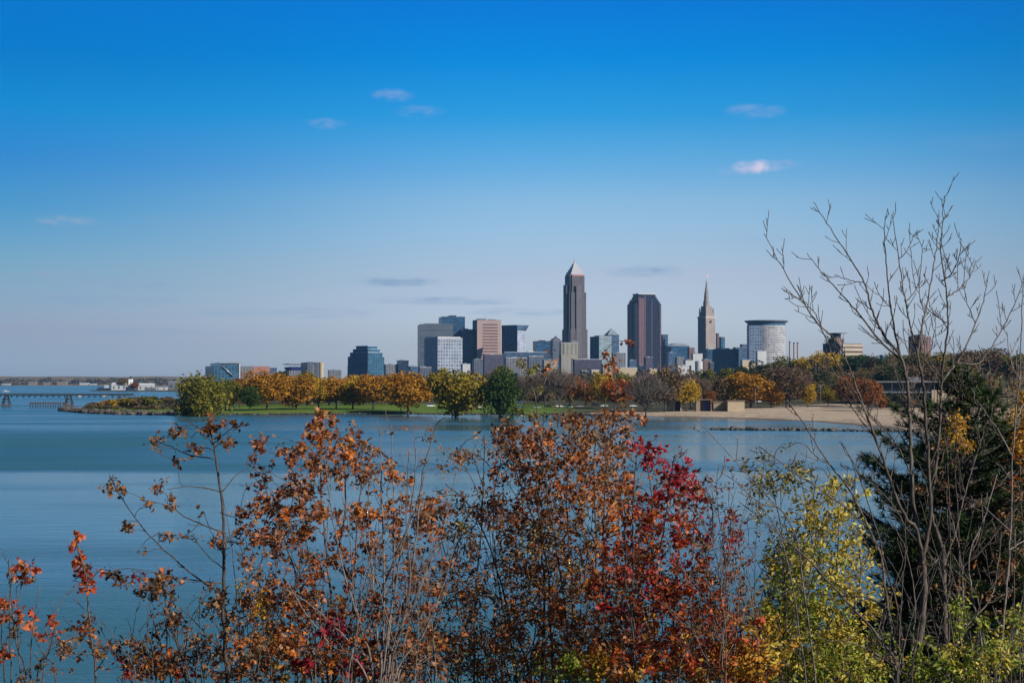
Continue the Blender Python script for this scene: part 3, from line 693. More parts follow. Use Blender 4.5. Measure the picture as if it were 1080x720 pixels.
b = MB(); b.box(X + .8 + (wr - X) * .36 + .02, X + .8 + (wr - X) * .8, 4, wl * 2, q(392) + .01, q(386)); b.build('seating_tier', G['orange'], r)
b = MB(); b.box(X + .8 + (wr - X) * .8 + .02, wr, 4, wl * 2, q(392) + .01, q(387.5)); b.build('low_stand', G['slate'], r)
# far end of the stadium: raised canopy on struts
r, wl, wr = place('grandstand', 'far grandstand with a flat dark canopy raised on white struts left of the concrete silos', 'grandstand', 303, 305, 321.5, D, R(14))
q = lambda py: HT(py, D, r)
b = MB(); b.box(0, wr, 0, wl * 3, 0, q(390.5)); b.build('stand', G['pale'], r)
b = MB(); b.prism([(wr * .15, 0), (wr * .85, 0), (wr * .85, wl * 3), (wr * .15, wl * 3)], q(390.5) + .01, q(386.8), [(wr * .02, -3), (wr, -3), (wr, wl * 3), (wr * .02, wl * 3)]); b.build('seating_bowl', G['bluep'], r)
b = MB(); b.box(-1, wr + 1, -5, wl * 3, q(384.2), q(383.2)); b.build('canopy', G['steel'], r)
for k in range(5):
    b = MB(); x = wr * (.08 + .21 * k); b.tube([(x, -2, q(387)), (x + 2.5, -3, q(384.2))], .5, 5); b.build('strut', G['whitep'], r)
# silo group
r, wl, wr = place('silo_block', 'concrete silo tower with pale rounded columns and two dark shafts beside the grandstand', 'silo', 323, 324.5, 341.5, 2700, R(13))
q = lambda py: HT(py, 2700, r)
b = MB(); b.box(0, wr * .3, 0, wl * 5, 0, q(381.6)); b.build('stair_shaft', G['greyd'], r)
b = MB(); b.box(wr * .3 + .02, wr * .48, 1, wl * 5, 0, q(383.4)); b.build('link_wall', G['pale'], r)
b = MB(); b.box(wr * .48 + .02, wr * .72, 0, wl * 5, 0, q(382)); b.build('dark_shaft', G['greyd'], r)
b = MB(); b.cyl(wr * .86, wr * .15, wr * .15, 0, q(382), 20); b.build('silo_column', G['creamp'], r)
# hill buildings
r, wl, wr, h = slab_block('hill_building', 'dark brick building with cream banded right wing and penthouse on the wooded hill', 868, 886, 909, 362.5, 1900, 30, G['greyd'], G['roof'])
b = MB(); b.box(wr * .12, wr * 1.02, -.6, -.004, 2, h - .4); b.build('cream_wing', facade('cream_bands', (.36, .29, .22), (.10, .085, .07), 200, 5.2, 1.1, .38), r)
b = MB(); b.box(0, wr * .35, wl * .2, wl * .7, h + .92, h + 6); b.build('penthouse', G['brown'], r)
b = MB(); b.box(-1, wr * .42, wl * .12, wl * .78, h + 12.2, h + 12.9); b.box(wr * .04, wr * .28, wl * .3, wl * .6, h + 6.01, h + 12.19); b.build('roof_sign_frame', G['black'], r)
r, wl, wr, h = slab_block('apartment_tower', 'blocky brown apartment tower alone behind the bare tree stems on the right', 958.5, 972, 982, 355, 2200, 40, G['brown'], G['roof'], [('rooftop_plant', .2, .8, .2, .8, 1.6, G['greyd'])])
# --- beach pavilion -----------------------------------------------------------------------------
D = 960
r, wl, wr = place('beach_pavilion', 'long low beach pavilion with flat white roof, dark glass and cream end walls', 'pavilion', 914, 916, 1006, D, R(-6))
wl = 16; q = lambda py: ZP(py, D) - r.location.z
dk = facade('pavilion_glass', (.05, .05, .05), (.02, .028, .035), 3.0, 6, .85, .8, .1)
b = MB(); b.box(0, wr * .72, 1, wl, 0, q(403.2)); b.build('glass_hall', dk, r)
b = MB(); b.box(wr * .72 + .01, wr, .3, wl, 0, q(411)); b.build('cream_wall', G['creamp'], r)
b = MB(); b.box(wr * .73, wr * .98, 2, wl, q(411) + .01, q(404)); b.build('upper_glass', dk, r)
b = MB(); b.box(-2, wr + 3, -2.4, wl + 1, q(403.2) + .01, q(401.8)); b.build('flat_roof', G['pale'], r)
b = MB(); b.box(wr * .45, wr * .62, 2, wl * .7, q(401.8) + .01, q(397.5)); b.build('roof_house', G['pale'], r)
for k in range(9):
    b = MB(); x = wr * (.02 + k * .12); b.box(x, x + .3, -1.9, -1.6, 0, q(403.2)); b.build('column', G['greyd'], r)
b = MB(); b.box(wr * .1, wr * .7, -2.0, .99, q(414), q(413)); b.build('terrace_rail', G['steel'], r)
# --- huts on the beach ---------------------------------------------------------------------------
def hut(label, px0, px1, py0, py1, D, open_fr, m_, post=None):
    r, wl, wr = place('beach_hut', label, 'hut', px0, px0 + .4, px1, D, R(2)); wl = 5
    q = lambda py: ZP(py, D) - r.location.z
    h = q(py1)
    b = MB(); b.box(0, .3, 0, wl, 0, h); b.box(wr - .3, wr, 0, wl, 0, h); b.box(.3, wr - .3, wl - .3, wl, 0, h)
    if open_fr < 1: b.box(.31, .3 + (wr - .6) * (1 - open_fr), 0, .3, 0, h)
    b.build('walls', m_, r)
    b = MB(); b.box(-.4, wr + .4, -.5, wl + .3, h + .01, h + .3); b.build('roof', G['tanp'], r)
    b = MB(); b.box(wr * .55, wr * .85, wl * .5, wl * .6, 0.02, h * .85); b.build('door', G['bluep'], r)
    if post: b = MB(); b.box(wr - .9, wr + .25, -.35, -.02, 0, h); b.build('end_pier', G['creamp'], r)
hut('open grey beach hut with a yellow end pier at left', 704.5, 719, 432, 422.6, 905, .5, G['tanp'], True)
hut('open beach hut with pale counter in the middle of three', 733.5, 750, 432, 421.6, 905, .75, G['tanp'])
hut('closed tan beach hut, left half of the long pair', 752, 766, 432, 423.8, 905, .0, G['tanp'])
hut('closed tan beach hut with sunlit yellow right wall', 767, 785, 433, 422.6, 900, .0, G['creamp'])
# small white tent by the lawn
r = empty('gazebo', (XP(547.5, 1010), 1010, gz(XP(547.5, 1010), 1010))); tag(r, 'small white peaked gazebo at the right end of the green lawn', 'gazebo')
for sx_ in (-1, 1):
    for sy_ in (-1, 1):
        b = MB(); b.box(sx_ * 2.4 - .12, sx_ * 2.4 + .12, sy_ * 2.4 - .12, sy_ * 2.4 + .12, 0, 2.8); b.build('post', G['whitep'], r)
b = MB(); b.prism([(-2.8, -2.8), (2.8, -2.8), (2.8, 2.8), (-2.8, 2.8)], 2.81, 5.6, [(-.1, -.1), (.1, -.1), (.1, .1), (-.1, .1)]); b.build('peaked_roof', G['wroof'], r)
b = MB(); b.box(-2.2, 2.2, -2.1, -1.5, 0, 1.1); b.build('counter', G['whitep'], r)

# ================================================================ FAR LEFT: harbour point
def simple_house(name, label, cat, px0, px1, py, D, m_, rm, gable=True, dep=12, group=None):
    r, wl, wr = place(name, label, cat, px0, px0 + .6, px1, D, R(4), group)
    h = ZP(py, D) - r.location.z; e = h * (.72 if gable else 1)
    b = MB(); b.box(0, wr, 0, dep, 0, e); b.build('walls', m_, r)
    b = MB()
    if gable: b.prism([(-.5, -.5), (wr + .5, -.5), (wr + .5, dep + .5), (-.5, dep + .5)], e + .01, h, [(.5, dep / 2 - .1), (wr - .5, dep / 2 - .1), (wr - .5, dep / 2 + .1), (.5, dep / 2 + .1)])
    else: b.box(-.4, wr + .4, -.4, dep + .4, e + .01, e + .8)
    b.build('roof', rm, r)
    n = max(1, int(wr // 9))
    for k in range(n):
        x = wr * (k + .5) / n; b = MB(); b.box(x - 1.4, x + 1.4, -.15, -.005, e * .3, e * .7); b.build('window', G['slate'], r)
    return r
simple_house('boathouse', 'white boathouse left of the white lighthouse tower', 'boathouse', 117, 133, 403.4, 3080, G['whitep'], G['wroof'])
simple_house('shed', 'long low white shed right of the lighthouse tower', 'shed', 145, 162, 404, 3080, G['whitep'], G['wroof'])
simple_house('shed', 'pair width white harbour shed with grey roof beside a bushy tree on the point', 'shed', 163, 176, 406.5, 3060, G['whitep'], G['steel'])
simple_house('warehouse', 'flat roofed white harbour warehouse partly behind the olive willow', 'warehouse', 177, 190, 402.5, 3100, G['pale'], G['wroof'], False)
simple_house('shed', 'grey low shed in front of the white harbour warehouse', 'shed', 152, 164, 409, 3040, G['pale'], G['steel'], False, 8)
for i, (px0, px1, py, lb) in enumerate(((2, 10, 405.8, 'pale sheds on the far shore at the left edge'), (84, 93, 405, 'white building on the far shore left of the dark ship'), (94, 101, 405.8, 'lower white building on the far shore next to the dark ship'),
                                        (46, 52, 404.5, 'small tan building on the far shore'), (60, 70, 403.6, 'long tan building on the far shore'), (30, 38, 404, 'flat brown building on the far shore'))):
    D = 6900; r = empty('far_building', (XP(px0, D), D, 1)); tag(r, lb, 'building')
    wr = (px1 - px0) / F * D; h = ZP(py, D) + 5; b = MB(); b.box(0, wr, 0, 20, 0, h * .8); b.build('walls', G['whitep' if i in (0, 1, 2) else 'tanp'], r); b = MB(); b.box(-1, wr + 1, -1, 21, h * .8 + .01, h); b.build('roof', G['wroof' if i < 3 else 'roof'], r)
D = 3050; x = XP(138, D); r = empty('lighthouse', (x, D, gz(x, D))); tag(r, 'white lighthouse tower with dark lantern top on the harbour point', 'lighthouse')
h = ZP(399.5, D) - r.location.z
b = MB(); b.box(-3.3, 3.3, -3.3, 3.3, 0, h * .98); b.build('tower', paint('lighthouse_white', (.78, .78, .76), var=.04), r)
b = MB(); b.cyl(0, 0, 3.4, h * .98 + .01, h * 1.0 + .8, 12); b.build('gallery', G['black'], r); b = MB(); b.cyl(0, 0, 1.8, h + .82, h + 4, 10); b.cyl(0, 0, 2.1, h + 4.01, h + 5.6, 10, .2); b.build('lantern', G['black'], r)
b = MB(); b.box(-9, -3, -3, 4, 0, h * .4); b.build('keeper_room', G['whitep'], r)
# dark ship
D = 3150; x0, x1 = XP(102.5, D), XP(117, D); Ls = x1 - x0; r = empty('cargo_ship', ((x0 + x1) / 2, D, 0)); tag(r, 'dark blue ship moored at the left end of the harbour point', 'ship')
b = MB(); hw = 4; pts0 = [(-Ls * .48, -hw * .6), (Ls * .4, -hw * .7), (Ls * .5, 0), (Ls * .4, hw * .7), (-Ls * .48, hw * .6)]; pts1 = [(-Ls * .5, -hw), (Ls * .4, -hw), (Ls * .54, 0), (Ls * .4, hw), (-Ls * .5, hw)]
b.prism(pts0, -1, 5, pts1); b.build('hull', paint('hull_blue', (.02, .04, .11), .4), r)
b = MB(); b.box(Ls * .05, Ls * .3, -3, 3, 5.01, 11); b.build('bridge_house', G['whitep'], r); b = MB(); b.box(-Ls * .4, Ls * .03, -3, 3, 5.01, 7.5); b.build('deck_hatches', paint('hatch_blue', (.04, .07, .14)), r)
b = MB(); b.cyl(Ls * .18, 0, .35, 11, 18, 6, .2); b.build('mast', G['black'], r)

# --- trestle pier -----------------------------------------------------------------------------------
D = 1190; zt = ZP(415.2, D)
r = empty('trestle_pier', (XP(-30, D), D, 0)); tag(r, 'long dark trestle pier on two braced towers at the left edge of the water', 'pier')
Lp = XP(151, D + 30) - XP(-30, D); dk_ = paint('weathered_timber', (.02, .02, .022), .8)
b = MB(); b.box(0, Lp, -1.2, 1.2, zt - 1.1, zt); b.build('deck', dk_, r)
b = MB(); b.tube([(0, -1.25, zt + .9), (Lp, -1.25, zt + .9)], .09, 4); 
for k in range(60): b.tube([(Lp * k / 60, -1.25, zt), (Lp * k / 60, -1.25, zt + .9)], .06, 4)
b.build('handrail', dk_, r)
for k in range(24):
    x = Lp * (.10 + k / 24 * .88); b = MB(); b.tube([(x - .6, 0, zt - .75), (x, 0, zt - 2.6)], .35, 5); b.tube([(x + 1.6, 0, zt - .75), (x, 0, zt - 2.6)], .22, 4); b.build('hanging_brace', dk_, r)
for px in (7, 73):
    x = XP(px, D) - r.location.x; b = MB()
    b.tube([(x - 2.6, -2, 1.4), (x - .8, -.8, zt - .8)], .4, 6); b.tube([(x + 2.6, -2, 1.4), (x + .8, -.8, zt - .8)], .4, 6)
    b.tube([(x - 2.6, 2, 1.4), (x - .8, .8, zt - .8)], .4, 6); b.tube([(x + 2.6, 2, 1.4), (x + .8, .8, zt - .8)], .4, 6)
    for z in (3, 5.2): b.tube([(x - 2.2, -1.8, z), (x + 2.2, -1.8, z)], .28, 5)
    b.tube([(x - 2.4, -1.9, 2), (x + 1.5, -1.3, 6)], .2, 5)
    tw = b.build('braced_tower', dk_, r)
    b = MB(); b.prism([(x - 3.9, -3), (x + 3.9, -3), (x + 3.9, 3), (x - 3.9, 3)], -1.5, 1.5, [(x - 3, -2.4), (x + 3, -2.4), (x + 3, 2.4), (x - 3, 2.4)]); b.build('footing', paint('pier_concrete', (.06, .05, .05)), tw)
D = 1130; r = empty('ruined_dock', (XP(32, D), D, 0)); tag(r, 'low broken wooden dock on leaning piles below the trestle pier', 'dock')
Ld = XP(72, D) - XP(32, D)
for k, (a, c_) in enumerate(((0, .28), (.31, .55), (.58, .8), (.82, 1))):
    b = MB(); b.box(Ld * a, Ld * c_, -1.2, 1.2, 2.5 + .25 * (k % 2), 3.4 + .25 * (k % 2)); b.build('plank_deck', paint('old_planks', (.07, .05, .035)), r)
rng = random.Random(3)
for k in range(15):
    b = MB(); x = Ld * (k + .3) / 15; b.tube([(x + rng.uniform(-.5, .5), -1, -1.5), (x, -1, 2.7 + rng.random() * 1.2)], .32, 6); b.build('pile', dk_, r)
# small boats and buoys
def boat(label, px, py, Ls, hull):
    D = H * F / (py - 402); r = empty('motor_boat', (XP(px, D), D, 0), R(12)); tag(r, label, 'boat')
    b = MB(); w_ = Ls * .17; b.prism([(-Ls / 2, -w_ * .7), (Ls * .25, -w_ * .7), (Ls * .46, 0), (Ls * .25, w_ * .7), (-Ls / 2, w_ * .7)], -.3, Ls * .12, [(-Ls / 2, -w_), (Ls * .25, -w_), (Ls * .54, 0), (Ls * .25, w_), (-Ls / 2, w_)]); b.build('hull', hull, r)
    b = MB(); b.prism([(-Ls * .2, -w_ * .7), (Ls * .16, -w_ * .7), (Ls * .16, w_ * .7), (-Ls * .2, w_ * .7)], Ls * .12 + .01, Ls * .3, [(-Ls * .2, -w_ * .6), (Ls * .06, -w_ * .6), (Ls * .06, w_ * .6), (-Ls * .2, w_ * .6)]); b.build('cabin', hull, r)
    b = MB(); b.box(-Ls * .1, Ls * .02, -w_ * .715, -w_ * .70, Ls * .19, Ls * .25); b.build('cabin_window', G['black'], r)
boat('white motor boat beyond the pier at the left edge', 6.5, 413.2, 11, G['whitep'])
boat('white motor boat above the right tower of the trestle pier', 84, 418.4, 8, G['whitep'])
boat('small white boat near the right end of the trestle pier', 110.5, 418.0, 8, G['whitep'])

# ================================================================ FAR TREES
def leaf_quads(rng, pts, size, flat=0.0, aspect=0.8, norm=None):
    """n quads with random orientation about pts; returns verts (n*4,3) and quad faces"""
    n = len(pts)
    a = rng.normal(size=(n, 3)); a /= np.linalg.norm(a, axis=1)[:, None]
    b = rng.normal(size=(n, 3)); b -= a * (a * b).sum(1)[:, None]; b /= np.linalg.norm(b, axis=1)[:, None]
    s = (size * rng.uniform(.6, 1.3, n))[:, None] / 2
    c = s * aspect
    V = np.stack([pts - a * s - b * c, pts + a * s - b * c * .6, pts + a * s * .9 + b * c, pts - a * s * .8 + b * c * .9], 1)
    return V.reshape(-1, 3), np.arange(n * 4).reshape(n, 4)
def pymesh(name, V, Fq, v=None, per=4):
    me = bpy.data.meshes.new(name)
    me.vertices.add(len(V)); me.vertices.foreach_set('co', np.asarray(V, np.float32).ravel())
    k = Fq.shape[1]
    me.loops.add(Fq.size); me.loops.foreach_set('vertex_index', Fq.astype(np.int32).ravel())
    me.polygons.add(len(Fq)); me.polygons.foreach_set('loop_start', np.arange(0, Fq.size, k, dtype=np.int32))
    me.update(calc_edges=True)
    if v is not None:
        at = me.attributes.new('v', 'FLOAT', 'POINT'); at.data.foreach_set('value', np.asarray(v, np.float32))
    return me

def crown(kind, seed):
    """unit tree: height 1, crown width 1"""
    rng = np.random.default_rng(seed)
    if kind == 'round': c0, a, nc_, n = (.55, (.5, .5, .45), 60, 6200)
    elif kind == 'broad': c0, a, nc_, n = (.54, (.5, .5, .45), 62, 6200)
    elif kind == 'tall': c0, a, nc_, n = (.54, (.5, .5, .46), 46, 5200)
    elif kind == 'willow': c0, a, nc_, n = (.52, (.5, .5, .47), 60, 6200)
    elif kind == 'shrub': c0, a, nc_, n = (.5, (.5, .5, .5), 26, 1300)
    elif kind == 'thin': c0, a, nc_, n = (.58, (.5, .5, .42), 46, 2200)
    a = np.array(a)
    d = rng.normal(size=(nc_, 3)); d /= np.linalg.norm(d, axis=1)[:, None]
    rad = rng.uniform(.30, .95, nc_) ** .7
    C = d * a * (rad * rng.uniform(.70, .92, nc_))[:, None] + np.array([0, 0, c0])
    cs = rng.uniform(.10, .24, nc_)
    w_ = cs ** 2; w_ /= w_.sum()
    ci = rng.choice(nc_, n, p=w_)
    p = rng.normal(size=(n, 3)); p /= np.linalg.norm(p, axis=1)[:, None]
    p *= rng.uniform(.35, 1.0, n)[:, None] ** .5
    pts = C[ci] + p * cs[ci][:, None] * np.array([1, 1, .75])
    if kind == 'willow':
        pts[:, 2] -= rng.uniform(0, .22, n) * (pts[:, 2] > .25) ; pts[:, 2] = np.maximum(pts[:, 2], .03)
    if kind == 'shrub': pts[:, 2] = np.maximum(pts[:, 2], 0.01)
    V, Fq = leaf_quads(rng, pts, .040 if kind != 'shrub' else .075)
    tone = rng.uniform(0, 1, nc_)
    v = np.repeat(np.clip(tone[ci] * .7 + rng.uniform(0, .3, n), 0, 1), 4)
    return pymesh('crown_' + kind, V, Fq, v), C, cs
def limbs(C, seed, t=.022, split=.2, twigs=0):
    rng = random.Random(seed); mb = MB()
    mb.tube([(0, 0, -.02), (.008, .004, split * .6), (.0, .01, split), (.01, 0, .5), (-.01, .01, .8)], [t * 1.5, t, t * .9, t * .45, t * .1], 7)
    idx = list(range(len(C))); rng.shuffle(idx)
    for i in idx[:22 + twigs // 2]:
        p = C[i]; z0 = split + rng.random() * (.18 if p[2] < .6 else .35); z0 = min(z0, p[2] - .03)
        m1 = (p[0] * .45, p[1] * .45, z0 + (p[2] - z0) * .42)
        m2 = (p[0] * .8 + rng.uniform(-.03, .03), p[1] * .8 + rng.uniform(-.03, .03), z0 + (p[2] - z0) * .8)
        mb.tube([(0.004, 0.004, z0), m1, m2, (p[0] * 1.05, p[1] * 1.05, p[2] + .04)], [t * .5, t * .32, t * .2, t * .07], 4, False)
    return mb
def bare(seed, n=650):
    """a crown of real twigs: fans of thin blades round the limb ends, height 1"""
    rng = np.random.default_rng(seed)
    m = 70
    d = rng.normal(size=(m, 3)); d /= np.linalg.norm(d, axis=1)[:, None]; d[:, 2] = np.abs(d[:, 2]) * 1.0 - .25
    C = d * np.array([.42, .42, .36]) * rng.uniform(.55, 1.0, m)[:, None] + np.array([0, 0, .56])
    ci = rng.integers(0, m, n * 3)
    st_ = C[ci] + rng.normal(size=(n * 3, 3)) * .035
    out = st_ - np.array([0, 0, .25]); out /= np.linalg.norm(out, axis=1)[:, None]
    dr = out + rng.normal(size=out.shape) * .45; dr[:, 2] += .25; dr /= np.linalg.norm(dr, axis=1)[:, None]
    Lg = rng.uniform(.05, .13, n * 3)[:, None]
    sd = np.cross(dr, rng.normal(size=dr.shape)); sd /= np.linalg.norm(sd, axis=1)[:, None]
    wd = .0035
    V = np.stack([st_ - sd * wd, st_ + sd * wd, st_ + dr * Lg + sd * wd * .3, st_ + dr * Lg - sd * wd * .3], 1).reshape(-1, 3)
    return pymesh('twigs', V, np.arange(len(V)).reshape(-1, 4), np.repeat(rng.uniform(0, 1, n * 3), 4)), C
BARK = barkmat('far_bark', (.035, .028, .022), (.07, .055, .042), 2)
PAL = dict(
    willow=[(.055, .06, .012), (.13, .125, .018), (.21, .175, .022), (.085, .085, .013)],
    orange=[(.16, .075, .010), (.34, .145, .012), (.42, .21, .02), (.26, .12, .015), (.15, .11, .018)],
    gold=[(.30, .18, .015), (.44, .28, .03), (.36, .22, .02), (.20, .15, .02)],
    rust=[(.13, .045, .018), (.24, .085, .02), (.20, .10, .03)],
    red=[(.24, .05, .012), (.34, .09, .015), (.28, .12, .02)],
    olive=[(.055, .065, .012), (.11, .115, .02), (.17, .15, .028), (.08, .085, .015)],
    yolive=[(.10, .10, .015), (.20, .17, .02), (.26, .17, .02), (.08, .09, .015)],
    green=[(.022, .042, .012), (.045, .075, .018), (.06, .085, .02)],
    dark=[(.018, .028, .012), (.04, .05, .02), (.06, .055, .025)],
    brown=[(.085, .055, .035), (.14, .09, .05), (.18, .12, .055)],
    yellow=[(.34, .22, .02), (.46, .30, .03), (.30, .17, .02)],
)
LM = {k: leafmat('far_' + k, v, .25, .8, .1) for k, v in PAL.items()}
TW = {'twig': leafmat('far_twigs', [(.07, .055, .048), (.15, .12, .10), (.11, .09, .08)], .0, .9, .1), 'mtwig': leafmat('far_twigs_mauve', [(.10, .065, .05), (.18, .12, .09)], .0, .9, .1)}
PROTO = {}
def proto(kind, var):
    k = (kind, var)
    if k not in PROTO:
        s = hash((len(kind), ord(kind[0]), var)) % 9973
        if kind == 'bare':
            me, C = bare(s); t = limbs(C, s, .017, .16, 90).mesh('trunk_bare')
        else:
            me, C, cs = crown(kind, s)
            sp_ = {'round': .17, 'broad': .2, 'tall': .12, 'willow': .2, 'shrub': .02, 'thin': .16}[kind]
            t = limbs(C, s, .02 if kind != 'shrub' else .008, sp_).mesh('trunk_' + kind)
        t.materials.append(BARK); me.materials.append(BARK)
        PROTO[k] = (me, t)
    return PROTO[k]
def g_row(g): return g == 'trees along the lakeside lawn'
def tree(name, label, kind, var, pal, px, w_, ytop, ybase, D=None, group=None, rz=0.0, cat='tree'):
    if D is None:
        D = (H - 1.9) * F / (ybase - 402)
        if px > 690: D = min(D, 985)
    x = XP(px, D); z = gz(x, D)
    me, t = proto(kind, var)
    r = empty(name, (x, D, z), rz); tag(r, label, cat, group)
    hh = ZP(ytop, D) - z; ww = w_ / F * D * ((1.34 if g_row(group) else 1.22) if kind != 'shrub' else 1.55)
    for nm, ms, mt in (('crown', me, LM.get(pal) or TW[pal]), ('trunk', t, BARK)):
        o = link(nm, ms, r, None, mt); o.scale = (ww, ww, hh)
    return r
GL = 'trees along the lakeside lawn'; GB = 'trees behind the beach'; GP = 'shrubs on the rocky point'
